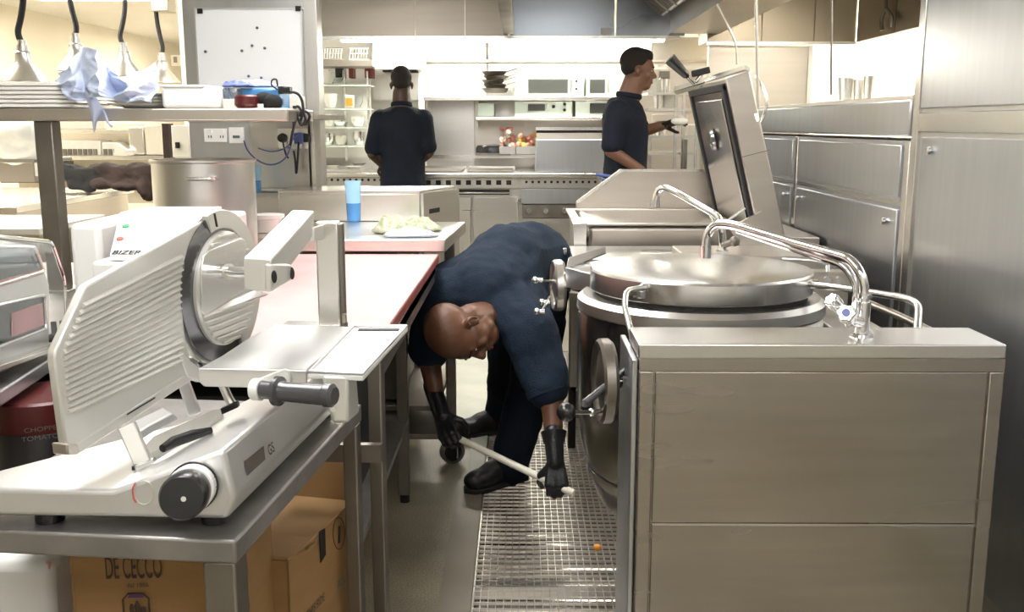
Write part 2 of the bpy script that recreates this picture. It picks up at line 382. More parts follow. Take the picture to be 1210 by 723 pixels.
tc_ = thing('tall_cabinet', 'tall stainless cupboard at the right edge with upper and lower flush doors', 'cupboard', (1.4, 2.2, 0))
part('carcass', MB().box(XW, 1.75, .9, 3.215, .02, 2.49), 'steel_v', tc_)
part('door', MB().box(XW - .014, XW + .002, 1.0, 3.15, 1.40, 2.45), 'steel_cool', tc_, bevel=.003)
lo = part('door', MB().box(XW - .014, XW + .002, 1.0, 3.12, .12, 1.315), 'steel_cool', tc_, bevel=.003)
part('knob', MB().lathe([(.006, 0), (.012, .006), (.011, .014), (0, .016)], PX(1101, 178, XW - .014), (-1, 0, 0), 14), 'chrome', lo)
part('band', MB().box(XW - .01, XW + .002, .95, 3.2, 1.328, 1.388), 'steel_bright', tc_, bevel=.003)
part('stile', MB().box(XW - .012, XW + .002, 3.165, 3.212, .05, 2.45), 'steel_bright', tc_, bevel=.002)
# upper cupboards
uc = thing('wall_cupboard', 'stainless overhead cupboard above the bright serving opening', 'cupboard', (2.85, 6.5, 1.97))
part('carcass', MB().box(2.60, 3.05, 5.2, 7.90, 1.975, 2.49), 'cupboard_steel', uc)
for a, b in ((5.2, 6.1), (6.12, 7.1), (7.12, 7.90)): part('door', MB().box(2.575, 2.598, a, b, 1.975, 2.45), 'cupboard_steel', uc, bevel=.002)
part('hook', MB().tube([PX(1047, -8, 2.56), PX(1047, 10, 2.545)], .012).tube([PX(1042, 36, 2.545), PX(1041, 22, 2.545), PX(1047, 10, 2.545), PX(1054, 20, 2.545), PX(1053, 32, 2.545)], .014, bend=.04), 'steel_dull', uc)
ub = thing('overhead_duct_box', 'stainless boxed duct facing the viewer above the open pan lid', 'duct', (2.0, 8.1, 1.97))
XA, XB, XC = PY(836, 30, 7.92).x, PY(900, 30, 7.92).x, 2.575; ZD = PY(900, 51, 7.92).z
part('front_panel', MB().box(XA, XB, 7.92, 7.94, ZD + .012, 2.49), 'cupboard_steel', ub)
part('front_panel', MB().box(XB + .006, PY(962, 30, 7.92).x, 7.92, 7.94, ZD + .012, 2.49), 'cupboard_steel', ub)
part('front_panel', MB().box(PY(963, 30, 7.92).x, XC, 7.92, 7.94, ZD + .012, 2.49), 'cupboard_steel', ub)
part('body', MB().box(XA, XC, 7.945, 8.3, ZD + .01, 2.49), 'cupboard_steel', ub)
part('trim_strip', MB().box(XA, XC, 7.90, 7.93, ZD - .012, ZD + .01), 'steel_bright', ub)
pp = thing('steel_pillar_panel', 'plain pale stainless panel below the duct box, behind the pan lid', 'panel', (1.9, 8.1, 0))
part('sheet', MB().box(PY(836, 100, 8.0).x, PY(953, 100, 8.0).x, 8.0, 8.05, 0, ZD - .014), 'steel_warm', pp)
part('edge_strip', MB().box(PY(953, 100, 8.0).x, PY(958, 100, 8.0).x, 7.98, 8.06, 0, ZD - .014), 'steel_bright', pp)
for i, (px, lab, r, h) in enumerate(((1001, 'shiny steel pot standing on the ledge, left of the small ones', .042, .1), (1015, 'small steel beaker on the ledge, between the pot and the last beaker', .025, .085), (1026, 'small steel beaker on the ledge, rightmost of the three', .022, .095))):
    c = PX(px, 112, 1.47); t = thing('steel_pot', lab, 'pot', (c.x, c.y, 1.455), 'pots on the half wall ledge')
    part('body', MB().lathe([(r * .8, 0), (r, h), (r * 1.08, h + .004), (r * .95, h + .002), (r * .78, .006), (0, .005)], (c.x, c.y, 1.455), n=24), 'steel_bright', t)
# ================================================================ EXTRACTION CANOPY
hd = thing('extraction_hood', 'large stainless extraction canopy hanging over the cooking line', 'hood', (0, 7.8, 2.0))
zb = PY(500, 43, 7.8).z
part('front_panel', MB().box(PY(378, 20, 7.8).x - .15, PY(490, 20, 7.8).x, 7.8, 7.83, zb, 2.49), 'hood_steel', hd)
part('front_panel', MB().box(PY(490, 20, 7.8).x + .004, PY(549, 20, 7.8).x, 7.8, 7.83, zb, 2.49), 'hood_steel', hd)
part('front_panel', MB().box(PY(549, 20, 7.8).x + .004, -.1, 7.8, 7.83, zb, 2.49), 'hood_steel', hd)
part('lower_lip', MB().box(-1.7, 1.2, 7.77, 7.84, zb - .02, zb), 'steel_bright', hd)
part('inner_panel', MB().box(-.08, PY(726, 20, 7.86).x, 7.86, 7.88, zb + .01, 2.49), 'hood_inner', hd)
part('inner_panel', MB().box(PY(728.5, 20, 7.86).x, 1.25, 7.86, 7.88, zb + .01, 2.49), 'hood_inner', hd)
part('label_plate', fbox(710, 33, 722, 41, 7.855, .004), 'white_pl', hd)
part('side_beam', MB().box(-.13, -.05, 3.9, 7.79, 2.03, 2.10).box(-.12, -.105, 3.9, 7.79, 2.1, 2.49), 'steel_dull', hd)
part('side_beam', MB().box(1.14, 1.52, 3.2, 7.9, 2.04, 2.075).box(1.14, 1.16, 3.2, 7.9, 2.075, 2.2), 'steel_warm', hd)
part('side_sheet', MB().prism([(1.15, 3.2, 2.2), (1.15, 7.9, 2.2), (.78, 7.9, 2.49), (.78, 3.2, 2.49)], (.012, 0, .012)), 'steel_warm', hd)
for k in range(6):
    y = 5.6 + k * .36
    part('baffle_filter', MB().prism([(1.08, y, 2.17), (1.08, y + .3, 2.17), (.76, y + .3, 2.42), (.76, y, 2.42)], (-.02, 0, -.02)), 'steel', hd)
    s_ = MB()
    for j in range(4): s_.prism([(1.05, y + .03 + j * .07, 2.165), (1.05, y + .05 + j * .07, 2.165), (.73, y + .05 + j * .07, 2.415), (.73, y + .03 + j * .07, 2.415)], (-.012, 0, -.012))
    part('baffle_slats', s_, 'steel_dull', hd)
ht = thing('hood_strip_light', 'long fluorescent strip light glowing under the canopy above the back range', 'strip light', (0, 8.7, 2.0))
part('housing', MB().box(-1.5, 1.2, 8.42, 8.56, 2.06, 2.10).box(-1.1, -1.08, 8.48, 8.5, 2.1, 2.5).box(.8, .82, 8.48, 8.5, 2.1, 2.5), 'white_pl', ht); part('diffuser', MB().box(-1.48, 1.18, 8.44, 8.54, 2.03, 2.058), 'tube', ht)
# conduit rods hanging at the right
one('hanging_conduit', MB().tube([PY(893, -30, 3.7), PY(894, 40, 3.7), PY(896, 128, 3.7)], .006), 'steel_bright', 'thin pale vertical conduit hanging right behind the pan lid', 'conduit')
one('coiled_hose', MB().tube([PY(893, 90, 3.72), PY(900, 100, 3.74), PY(907, 118, 3.7), PY(903, 138, 3.72), PY(896, 146, 3.76), PY(893, 135, 3.78)], .006, bend=.03), 'steel_bright', 'curled pale hose looped beside the vertical conduit', 'hose')
one('suspension_rod', MB().tube([PY(983, -30, 4.9), PY(982, 112, 4.9)], .006), 'steel_dull', 'thin steel rod in front of the bright serving opening', 'rod')
one('suspension_wire', MB().tube([PY(847, 5, 4.2), PY(856, 22, 4.2), PY(870, 52, 4.2), PY(871, 76, 4.2)], .005, bend=.03), 'steel_bright', 'angled thin wire between the canopy rim and the pan lid', 'wire')

# ================================================================ BACK WALL, RANGE
YB = 9.2
bp_ = thing('backsplash_panelling', 'stainless upper backsplash panels under the canopy along the back wall', 'wall panelling', (0, YB, 1.5))
for a, b in ((440, 574), (577, 770), (772, 850)): part('panel', fbox(a, 44, b, 70, YB, .05), 'steel_bright', bp_, bevel=.002)
part('rail', fbox(378, 70.5, 850, 73, YB - .03, .07), 'steel_warm', bp_)
part('panel', fbox(440, 73.5, 575, 118, YB + .05, .03), 'alu_cream', bp_)
part('panel', fbox(577, 73.5, 850, 118, YB + .05, .03), 'alu_cream', bp_)
part('panel', fbox(500, 118, 560.5, 200, YB - .02, .05), 'steel', bp_)
part('panel', fbox(561, 118, 760, 200, YB + .02, .05), 'steel_warm', bp_)
wb = thing('white_wall_box', 'big white box unit hanging above the cook at the back range', 'box', (-1, 8.9, 1.8))
part('body', fbox(441, 50, 500, 82, 8.8, .3), 'white_pl', wb, bevel=.01); part('grille', fbox(452, 82.5, 492, 85, 8.85, .2), 'dark', wb)
sp = thing('white_upright', 'white upright post right of the cook at the back range', 'post', (-.85, 9, 1.2))
part('post', fbox(495, 64, 502, 200, 8.95, .1), 'white_pl', sp)
sh1 = thing('wall_shelf', 'upper stainless wall shelf carrying ovens and stacked pans', 'shelf', (0, 9, 1.6))
part('shelf_board', fbox(500, 114, 770, 118.5, 8.75, .45), 'steel_bright', sh1, bevel=.003)
for x in (503, 562, 690): part('bracket', fbox(x, 118, x + 2.5, 128, 8.95, .25), 'steel_warm', sh1)
sh2 = thing('wall_shelf', 'lower stainless wall shelf below the stacked pans', 'shelf', (0, 9, 1.4))
part('shelf_board', fbox(562, 138.5, 770, 142, 8.8, .4), 'steel_bright', sh2, bevel=.003)
for x in (563, 620, 722): part('bracket', fbox(x, 142, x + 2, 150, 8.95, .25), 'steel_warm', sh2)
def oven(x0, y0, x1, y1, lab, wins, knobs, Y=8.82):
    t = thing('microwave_oven', lab, 'oven', PY((x0 + x1) / 2, y1, Y), 'white ovens on the back shelves')
    part('body', fbox(x0, y0, x1, y1, Y, .33), 'greenish', t, bevel=.006)
    for (a, b, c, d) in wins: dr = part('door_window', fbox(a, b, c, d, Y - .012, .014), 'door_glass', t, bevel=.002); 
    part('door_frame', fbox(wins[0][0] - 4, wins[0][1] - 3, wins[0][2] + 4, wins[0][1] - 1, Y - .014, .014), 'white_pl', t)
    part('handle', fbox(wins[0][2] + 3, wins[0][1], wins[0][2] + 5, wins[0][3], Y - .03, .02), 'steel_bright', t)
    for (a, b, r) in knobs:
        c = PY(a, b, Y); part('knob', MB().cyl(c, c - Vector((0, .02, 0)), r, r * .9, 12), 'black', t)
oven(608, 88, 690, 113.5, 'white microwave with dark wide window on the upper back shelf', [(624, 94, 671, 110)], [(681, 96, .01), (681, 105, .01)])
oven(693, 88, 732, 113.5, 'white oven on the upper shelf, just left of the standing man', [(697, 94, 715, 110)], [])
oven(608, 119.5, 676, 138, 'white microwave on the lower back shelf with two black knobs', [(624, 123, 644, 131)], [(654, 126, .016), (667, 123, .014), (667, 130, .014)])
oven(680, 119.5, 732, 138, 'pale oven on the lower shelf behind the standing man', [(697, 122, 716, 134)], [])
# stack of pans: nested dark gratin pans with handles
for k in range(5):
    y1 = 109 - k * 5; c0 = PY(568 + (k % 2) * 2, y1, 8.82); c1 = PY(603 - (k % 3) * 3, y1, 8.82)
    t = thing('gratin_pan', ['bottom', 'second lowest', 'middle', 'second highest', 'topmost'][k] + ' dark oval pan of the stack on the upper back shelf', 'pan', (c0 + c1) / 2, 'stacked dark oval pans')
    cx = (c0 + c1) / 2; rx = (c1 - c0).length / 2; ry = .13
    rg = []
    for (s, h) in ((.7, 0), (.96, .035), (1.02, .036), (.9, .03), (.66, .006)):
        rg.append([(cx.x + rx * s * math.cos(a * math.pi / 12), cx.y + .1 + ry * s * math.sin(a * math.pi / 12), cx.z + h) for a in range(24)])
    part('bowl', MB().rings(rg), 'steel_dull', t)
    part('handle', MB().tube([(cx.x + rx * .9, cx.y, cx.z + .03), (cx.x + rx + .06, cx.y - .05, cx.z + .05), (cx.x + rx + .11, cx.y - .06, cx.z + .06)], .008, n=8), 'steel_bright', t)
# glass dome/box on lower shelf
one('glass_canister', fbox(564, 122, 584, 138, 8.85, .2), 'greenish', 'pale green canister on the lower back shelf, left end', 'canister', bevel=.01)
one('glass_canister.001', fbox(587, 121, 603, 138, 8.87, .2), 'glass', 'clear glass canister beside the pale green one', 'canister', bevel=.01)
bl = thing('black_pan_lid', 'long black griddle lid lying at the back of the range', 'lid', PY(583, 182, 8.9))
part('dome', MB().rings([[(PY(583, 180, 8.9).x + .16 * 1.0 * s * math.cos(a * math.pi / 12), 8.98 + .12 * s * math.sin(a * math.pi / 12), PY(583, 182, 8.9).z + h) for a in range(24)] for s, h in ((1, 0), (1, .05), (.9, .075), (.1, .085))]), 'black', bl)
part('base_rim', fbox(562, 181, 603, 183.5, 8.82, .3), 'steel_dull', bl)
# bowls of pink / pastel packets
rb = random.Random(3)
for (xa, xb, ya, yb, m, lab) in ((592, 607, 152, 180, 'crock', 'pale flower-like bunch of packets beside the black lid'), (612, 637, 158, 180, 'pinkfood', 'basket heaped with pink and yellow packets on the range back')):
    t = thing('packet_basket', lab, 'basket', PY((xa + xb) / 2, yb, 8.85)); q = MB(); q2 = MB()
    for k in range(26):
        c = PY(rb.uniform(xa, xb), rb.uniform(ya, yb - 6), 8.85 + rb.uniform(0, .15)); 
        (q if k % 3 else q2).ell(c, (.026, .02, .02), Euler((rb.random() * 3, rb.random() * 3, 0)).to_matrix(), 8, 6)
    o = part('packets', q, 'pinkfood', t); o['kind'] = 'stuff'; o = part('packets', q2, 'yellow' if xa > 600 else 'crock', t); o['kind'] = 'stuff'
    part('tray', fbox(xa - 2, yb - 7, xb + 2, yb + 2, 8.8, .25), 'steel_bright', t)
# range
Yr = 8.2; zt = .965
rg_ = thing('cooking_range', 'long stainless cooking range with griddles across the back', 'range', (-.4, Yr, 0))
X0, X1 = PY(380, 215, Yr).x, PY(560 + 56, 215, Yr).x
part('body', MB().box(X0 - .3, PY(708, 215, Yr).x, Yr + .04, 9.0, .1, .93), 'steel', rg_)
part('worktop', MB().box(X0 - .3, PY(712, 215, Yr).x, Yr - .06, 9.05, .925, zt), 'steel_bright', rg_, bevel=.01)
part('fascia', fbox(498, 209, 612, 222, Yr, .05), 'steel', rg_); part('fascia', fbox(616, 209, 708, 222, Yr, .05), 'steel', rg_); part('fascia', fbox(360, 209, 496, 222, Yr, .05), 'steel', rg_)
for k in range(9): part('vent_hole', fbox(503 + k * 11.9, 213, 509 + k * 11.9, 218.5, Yr - .003, .01), 'dark', rg_)
for k in range(12):
    c = PY(622 + k * 7.4, 215, Yr); part('vent_hole', MB().cyl(c + Vector((0, .001, 0)), c + Vector((0, -.004, 0)), .011, n=12), 'dark', rg_)
for k in range(13):
    c = PY(385 + k * 7.2, 212.5, Yr); part('vent_hole', MB().cyl(c + Vector((0, .001, 0)), c + Vector((0, -.004, 0)), .011, n=12), 'dark', rg_)
part('oven_slot', fbox(534, 224, 602, 230, Yr - .004, .01), 'dark', rg_)
part('oven_handle', fbox(534, 227, 602, 229, Yr - .04, .03), 'steel_bright', rg_, bevel=.004)
for a, b in ((500, 556), (559, 612)): part('oven_door', fbox(a, 233, b, 330, Yr - .02, .04), 'steel', rg_, bevel=.004)
part('oven_door', fbox(616, 223, 706, 241, Yr - .01, .04), 'steel_cool', rg_, bevel=.004)
kp = part('control_panel', fbox(617, 242, 680, 257, Yr - .02, .04), 'steel_dull', rg_)
for x in (625, 645, 667):
    c = PY(x, 249, Yr - .03); part('control_knob', MB().cyl(c, c - Vector((0, .03, 0)), .028, .022, 16), 'steel_bright', kp)
part('lower_door', fbox(616, 258, 708, 330, Yr - .02, .04), 'steel', rg_)
for a, b in ((503, 556), (560, 610)):
    p0 = PZ(a, 197, zt); p1 = PZ(b, 197, zt)
    t = part('griddle_plate', MB().box(p0.x, p1.x - .02, 8.3, 8.85, zt, zt + .012), 'steel_dull', rg_, bevel=.003)
    part('griddle_rim', MB().box(p0.x - .01, p1.x - .01, 8.85, 8.87, zt, zt + .03).box(p0.x - .012, p0.x, 8.28, 8.87, zt, zt + .025), 'steel_bright', rg_)
part('splash_guard', fbox(500, 183, 640, 187, 8.86, .03), 'steel_bright', rg_)
# left section of the back: pass with glass shelves and clutter
ls = thing('glass_shelf_rack', 'bright glass-shelved rack on the back wall left of the cook', 'shelf rack', (-1.6, 8.9, .97))
for y in (100, 128, 150, 172): part('glass_shelf', fbox(380, y, 436, y + 1.6, 8.7, .3), 'greenish', ls)
part('back_panel', fbox(372, 95, 438, 186, 9.1, .05), 'white_wall', ls)
for x in (380, 407, 434): part('upright', fbox(x, 84, x + 2.2, 190, 8.9, .04), 'steel_bright', ls)
part('top_shelf', fbox(372, 71, 440, 78, 8.6, .4), 'steel_warm', ls)
rr = random.Random(5)
spots = [(388, 99, 'white plate stack'), (398, 99, 'glass bowl'), (391, 127, 'white jug'), (422, 127, 'glass bowl'), (390, 149, 'white tub'), (402, 149, 'metal bowl'), (423, 149, 'white jug'), (388, 171, 'metal bowl'), (403, 171, 'cream tub'), (425, 171, 'metal bowl')]
for k, (x, y, kind) in enumerate(spots):
    c = PY(x, y, 8.78); r = .05 + .02 * rr.random(); h = .07 + .05 * rr.random()
    m = 'crock' if 'white' in kind else 'steel_bright' if 'metal' in kind else 'cream_pl' if 'cream' in kind else 'glass'
    lv = {99: 'top', 127: 'second', 149: 'third', 171: 'lowest'}[y]; sd = 'left part' if x < 395 else 'middle' if x < 410 else 'right part'
    t = thing(kind.replace(' ', '_'), f'{kind} on the {lv} glass shelf of the bright rack, {sd}', kind.split()[-1], c, 'crockery on the glass rack')
    part('body', MB().lathe([(r * .6, 0), (r, h * .5), (r, h), (r * .93, h), (r * .9, h * .5), (r * .5, .01)], c, n=18), m, t)
ob = thing('orange_tub', 'small tub with orange label on the glass rack', 'tub', PY(412, 127.5, 8.72))
part('body', fbox(408, 112, 417, 127.5, 8.72, .08), 'cream_pl', ob, bevel=.005); part('label_band', fbox(408.6, 116, 416.6, 125, 8.712, .01), 'orange', ob)
for k, (a, b) in enumerate(((396, 406), (412, 417), (431, 440))):
    one('dark_bin', fbox(a, 80, b, 92, 8.95, .15), 'door_glass' if k == 0 else 'redboard', ['dark box in the rack top, leftmost under the steel shelf', 'narrow maroon box in the rack top, middle', 'maroon box in the rack top beside the white unit'][k], 'box', 'boxes under the top shelf')
for k in range(2):
    x = (383, 413)[k]; wmb = MB()
    for j in range(7): p = PY(x + j * 3.3, 70, 8.7); q = PY(x + j * 3.3 + 1, 57, 8.7); wmb.tube([p, q], .004, n=6)
    wmb.tube([PY(x, 57, 8.7), PY(x + 22, 57, 8.7)], .005, n=6).tube([PY(x, 63, 8.7), PY(x + 22, 63, 8.7)], .004, n=6).tube([PY(x, 70, 8.7), PY(x + 22, 70, 8.7)], .005, n=6)
    one('wire_basket', wmb, 'steel_bright', ['wire basket on the top back shelf, left one', 'wire basket on the top back shelf, right one'][k], 'basket', 'wire baskets')
lc = thing('left_worktop_back', 'bright worktop section left of the cook with rolled edge', 'worktop', (-1.9, 8.3, .9))
part('top', MB().box(-1.95, PY(430, 200, 8.5).x, 8.35, 9.05, zt + .001, zt + .02), 'steel_bright', lc)
for k, (x, y) in enumerate(((392, 198), (418, 199), (424, 195))):
    c = PZ(x, y, zt + .02); one('small_dish', MB().lathe([(.04, 0), (.07, .02), (.066, .02), (.03, .004)], c, n=18), 'crock', ['white dish on the back worktop, nearest the pillar', 'white dish on the back worktop nearest the cook', 'white dish behind the one nearest the cook'][k], 'dish', 'dishes on the back worktop')
# closed stainless lid unit right of range
gl = thing('lidded_griddle', 'stainless unit with closed tall cover right of the range griddles', 'cooker', (.4, 8.5, .9))
part('cover', fbox(633, 165, 715, 204, 8.25, .5), 'steel_cool', gl, bevel=.008)
part('cover_edge', fbox(633, 150, 715, 154, 8.6, .3), 'steel_bright', gl); part('slot', fbox(634, 154, 714, 157, 8.65, .2), 'dark', gl); part('hood', fbox(634, 157, 714, 166, 8.62, .2), 'steel_warm', gl)
# appliances behind the right man
bx = thing('steel_oven_stack', 'pale stainless oven stack behind the standing man on the right', 'oven', (1.1, 8, 0))
part('body', MB().box(.85, 1.5, 8.1, 8.9, 0, 1.35), 'steel_bright', bx)
part('door', fbox(770, 135, 812, 200, 8.08, .03), 'steel_warm', bx, bevel=.004)
part('upper_body', MB().box(.85, 1.5, 8.4, 8.9, 1.36, 1.8), 'steel_warm', bx)
part('door_window', fbox(779, 84, 791, 130, 8.38, .02), 'door_glass' if False else 'steel_dull', bx)
bt = thing('steel_trolley_frame', 'pale metal frame with shelves between the standing man and the pan lid', 'trolley', (1, 7.3, 0))
for x in (797, 806, 822): part('post', MB().box(PY(x, 150, 7).x, PY(x + 3, 150, 7).x, 7.0, 7.03, 0, PY(x, 100, 7).z), 'steel_bright', bt)
part('post', fbox(808, 165, 812, 203, 6.9, .05), 'steel_dull', bt)
for y in (109, 128, 160, 180): part('shelf_tray', fbox(766, y, 822, y + 3, 7.02, .4), 'steel_bright', bt)
for k, (x, y) in enumerate(((778, 128), (790, 128), (780, 160), (770, 109), (785, 109))):
    one('metal_canister', MB().lathe([(.04, 0), (.04, .09), (.03, .1), (0, .1)], PY(x, y, 7.15), n=16), 'crock' if k % 2 else 'steel_bright', ['steel canister on the trolley second shelf, left', 'white canister on the trolley second shelf, right', 'steel canister on the trolley third shelf', 'white canister on the trolley top shelf, left', 'steel canister on the trolley top shelf, right'][k], 'canister', 'canisters on the trolley')

# ================================================================ PILLAR, WHITEBOARD, SOCKETS
YP = 4.6
px0, px1 = PY(222, 120, YP).x, PY(377, 120, YP).x
pl = thing('steel_clad_pillar', 'stainless clad pillar carrying the whiteboard', 'pillar', ((px0 + px1) / 2, 5.0, 0))
part('core', MB().box(px0, px1, YP, YP + .12, 0, 2.5), 'steel_cool', pl)
part('edge_trim', MB().box(px1 - .055, px1 + .004, YP - .012, YP + .1, 0, 2.5), 'steel_v', pl, bevel=.003)
part('upper_sheet', MB().box(px0, px1 - .06, YP - .008, YP, 1.36, 2.5), 'steel_cool', pl, bevel=.002)
part('inset_panel', fbox(296, 140, 368, 222, YP - .012, .014), 'steel_v', pl, bevel=.003)
part('frame_strip', fbox(296, 222.5, 374, 226, YP - .016, .02), 'steel_bright', pl, bevel=.002)
part('frame_strip', fbox(368.5, 140, 372, 222, YP - .016, .02), 'steel_bright', pl, bevel=.002)
wbd = thing('whiteboard', 'large blank whiteboard with thin grey frame on the pillar', 'whiteboard', PY(295, 130, YP))
part('board', fbox(234, 11, 357, 133, YP - .02, .012), 'board', wbd)
for a in ((232, 9, 358, 11), (232, 133, 358, 135), (232, 9, 234, 135), (356.5, 9, 358.5, 135)): part('frame', fbox(*a, YP - .024, .016), 'alu', wbd)
for x, y in ((236, 12), (352, 9)): part('corner_cap', fbox(x - 3, y - 2, x + 3, y + 4, YP - .028, .02), 'black', wbd)
for k, (x, y) in enumerate(((304, 33), (243, 61), (298, 54), (286, 60), (313, 57), (294, 90), (309, 92))):
    c = PY(x, y, YP - .02); part('magnet', MB().cyl(c, c - Vector((0, .006, 0)), .006, n=12), 'ink_grey' if k < 5 else 'cable_blue', wbd)
sk = thing('double_socket', 'white double wall socket beneath the shelf, left of the single plate', 'socket', PY(256, 168, YP))
part('plate', fbox(241, 152, 268, 168, YP - .014, .012), 'white_pl', sk, bevel=.002)
for x in (247, 261):
    part('rocker', fbox(x - 2, 153.5, x + 3, 157, YP - .019, .006), 'white_pl', sk); part('pin_hole', fbox(x - 1, 160, x, 163, YP - .0155, .003), 'dark', sk); part('pin_hole', fbox(x + 2, 160, x + 3, 163, YP - .0155, .003), 'dark', sk)
sk = thing('wall_switch', 'single white switch plate beside the double socket', 'switch', PY(279, 170, YP))
part('plate', fbox(270, 150.5, 288, 169.5, YP - .018, .016), 'white_pl', sk, bevel=.002); part('rocker', fbox(275, 160, 283, 163, YP - .022, .005), 'ink_grey', sk)
sk = thing('plugged_socket', 'socket plate at the right of the pillar with two black plugs', 'socket', PY(345, 175, YP))
part('plate', fbox(328, 151, 364, 176, YP - .03, .016), 'steel_bright', sk, bevel=.002)
c = PY(334, 163, YP - .03); part('plug', MB().cyl(c, c - Vector((0, .03, 0)), .022, .018, 16), 'black', sk)
part('plug', fbox(347, 157, 358, 170, YP - .06, .03), 'cable_blue', sk, bevel=.005); part('plug', fbox(357, 158, 365, 168, YP - .055, .025), 'black', sk, bevel=.004)
def P2(l, Y): return [PY(a, b, Y) for a, b in l]
one('black_power_lead', MB().tube(P2([(334, 165), (335, 172), (338, 183), (341, 187)], YP - .07), .004, bend=.02), 'cable_b', 'short black lead hanging from the round plug', 'cable')
one('black_power_lead.001', MB().tube(P2([(353, 168), (352, 185), (351, 200), (350, 206), (349, 190), (347, 178)], YP - .08), .005, bend=.02), 'cable_b', 'black lead dangling below the blue plug', 'cable')
one('blue_cable', MB().tube(P2([(345, 130), (347, 150), (345, 170), (338, 188), (322, 196), (305, 191), (292, 178), (288, 166)], YP - .1), .0035, bend=.09), 'cable_blue', 'thin blue cable looping across the pillar below the shelf', 'cable')
one('lilac_cable', MB().tube(P2([(305, 175), (320, 180), (338, 176), (350, 160)], YP - .09), .003, bend=.05), 'cable_blue', 'second thin cable crossing just above the loop to the plugs', 'cable')

# ================================================================ TABLES LEFT
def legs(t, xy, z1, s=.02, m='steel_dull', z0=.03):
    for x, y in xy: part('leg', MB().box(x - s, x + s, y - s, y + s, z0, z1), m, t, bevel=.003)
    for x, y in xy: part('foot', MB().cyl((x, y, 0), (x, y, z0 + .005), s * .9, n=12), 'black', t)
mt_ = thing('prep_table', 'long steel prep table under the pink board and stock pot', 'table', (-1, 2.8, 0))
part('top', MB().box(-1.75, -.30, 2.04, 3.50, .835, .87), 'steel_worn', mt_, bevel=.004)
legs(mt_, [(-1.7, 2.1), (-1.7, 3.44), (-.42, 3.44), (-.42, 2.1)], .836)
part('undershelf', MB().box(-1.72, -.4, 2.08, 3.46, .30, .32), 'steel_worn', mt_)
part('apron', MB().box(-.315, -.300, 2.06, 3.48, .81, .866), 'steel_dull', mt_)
pb = thing('chopping_board', 'wide pale pink chopping board with dark red edge', 'chopping board', (-.6, 2.8, .87))
part('board', MB().hexa([(-.64, 2.06, .871), (-.300, 2.06, .871), (-.289, 3.50, .871), (-.80, 3.50, .871)], [(-.64, 2.06, .8985), (-.300, 2.06, .8985), (-.289, 3.50, .8985), (-.80, 3.50, .8985)]), 'redboard', pb, bevel=.003)
part('top_face', MB().hexa([(-.637, 2.063, .898), (-.303, 2.063, .898), (-.292, 3.497, .898), (-.797, 3.497, .898)], [(-.637, 2.063, .9), (-.303, 2.063, .9), (-.292, 3.497, .9), (-.797, 3.497, .9)]), 'pink', pb)
w2 = thing('stepped_worktop', 'stainless worktop behind the pink board holding the blue tumbler and towel', 'worktop', (-.6, 3.9, 0))
a = PZ(345, 283, .95); b = PZ(526, 283, .95); c = PZ(550, 262, .95)
part('top', MB().hexa([(-1.25, 3.515, .905), (b.x, 3.515, .905), (c.x, c.y, .905), (-1.25, c.y, .905)], [(-1.25, 3.515, .95), (b.x, 3.515, .95), (c.x, c.y, .95), (-1.25, c.y, .95)]), 'steel', w2, bevel=.004)
part('cabinet', MB().box(-1.22, -.45, 3.6, 4.1, .34, .9), 'steel_dull', w2)  # dark box added to deepen the shade under this worktop
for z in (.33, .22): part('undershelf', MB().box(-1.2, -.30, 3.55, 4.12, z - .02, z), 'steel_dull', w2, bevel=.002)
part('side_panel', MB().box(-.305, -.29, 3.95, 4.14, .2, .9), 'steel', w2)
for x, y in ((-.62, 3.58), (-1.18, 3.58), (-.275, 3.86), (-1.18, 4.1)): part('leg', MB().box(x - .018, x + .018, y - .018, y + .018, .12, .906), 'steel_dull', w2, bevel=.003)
cx, cy = -.275, 3.86
def caster(t, cx, cy, r=.05, ax=(1, .45, 0)):
    q = part('caster', MB().lathe([(r * .72, -.014), (r, -.012), (r, .012), (r * .72, .014)], (cx, cy, r), ax, 28), 'steel_dull', t)
    part('hub', MB().lathe([(.004, -.018), (r * .72, -.016), (r * .72, .016), (.004, .018)], (cx, cy, r), ax, 24), 'black', q)
    part('fork', MB().obox((cx - .022, cy, r + .02), (.002, 0, 0), (.0, .02, 0), (0, 0, .042)).obox((cx + .022, cy, r + .02), (.002, 0, 0), (.0, .02, 0), (0, 0, .042)).box(cx - .024, cx + .024, cy - .02, cy + .02, r + .055, r + .07), 'steel', q)
caster(w2, cx, cy, .05, (.4, -1, 0))
for x, y in ((-1.18, 3.58), (-1.18, 4.1), (-.62, 3.58)): caster(w2, x, y)
ru = thing('raised_counter', 'raised stainless counter section behind the blue tumbler', 'counter', (-.6, 4.3, 0))
zr = PY(410, 229, 4.2).z; xa, xb = PY(329, 240, 4.2).x, PY(496, 240, 4.2).x
part('front_panel', MB().box(xa, xb, 4.2, 4.22, .95, zr), 'steel_bright', ru, bevel=.003)
part('top', MB().hexa([(xa, 4.2, zr), (xb, 4.2, zr), (PZ(535, 225, zr).x, 4.56, zr), (xa, 4.56, zr)], [(xa, 4.2, zr + .012), (xb, 4.2, zr + .012), (PZ(535, 225, zr).x, 4.56, zr + .012), (xa, 4.56, zr + .012)]), 'steel_bright', ru)
part('side_panel', MB().prism([(xb + .002, 4.22, .5), (PZ(537, 225, zr).x, 4.56, .5), (PZ(537, 225, zr).x, 4.56, zr), (xb + .002, 4.22, zr)], (.012, 0, 0)), 'steel', ru)
part('slot', MB().prism([(xb + .03, 4.27, zr - .09), (xb + .115, 4.50, zr - .09), (xb + .115, 4.50, zr - .07), (xb + .03, 4.27, zr - .07)], (.004, -.001, 0)), 'dark', ru)
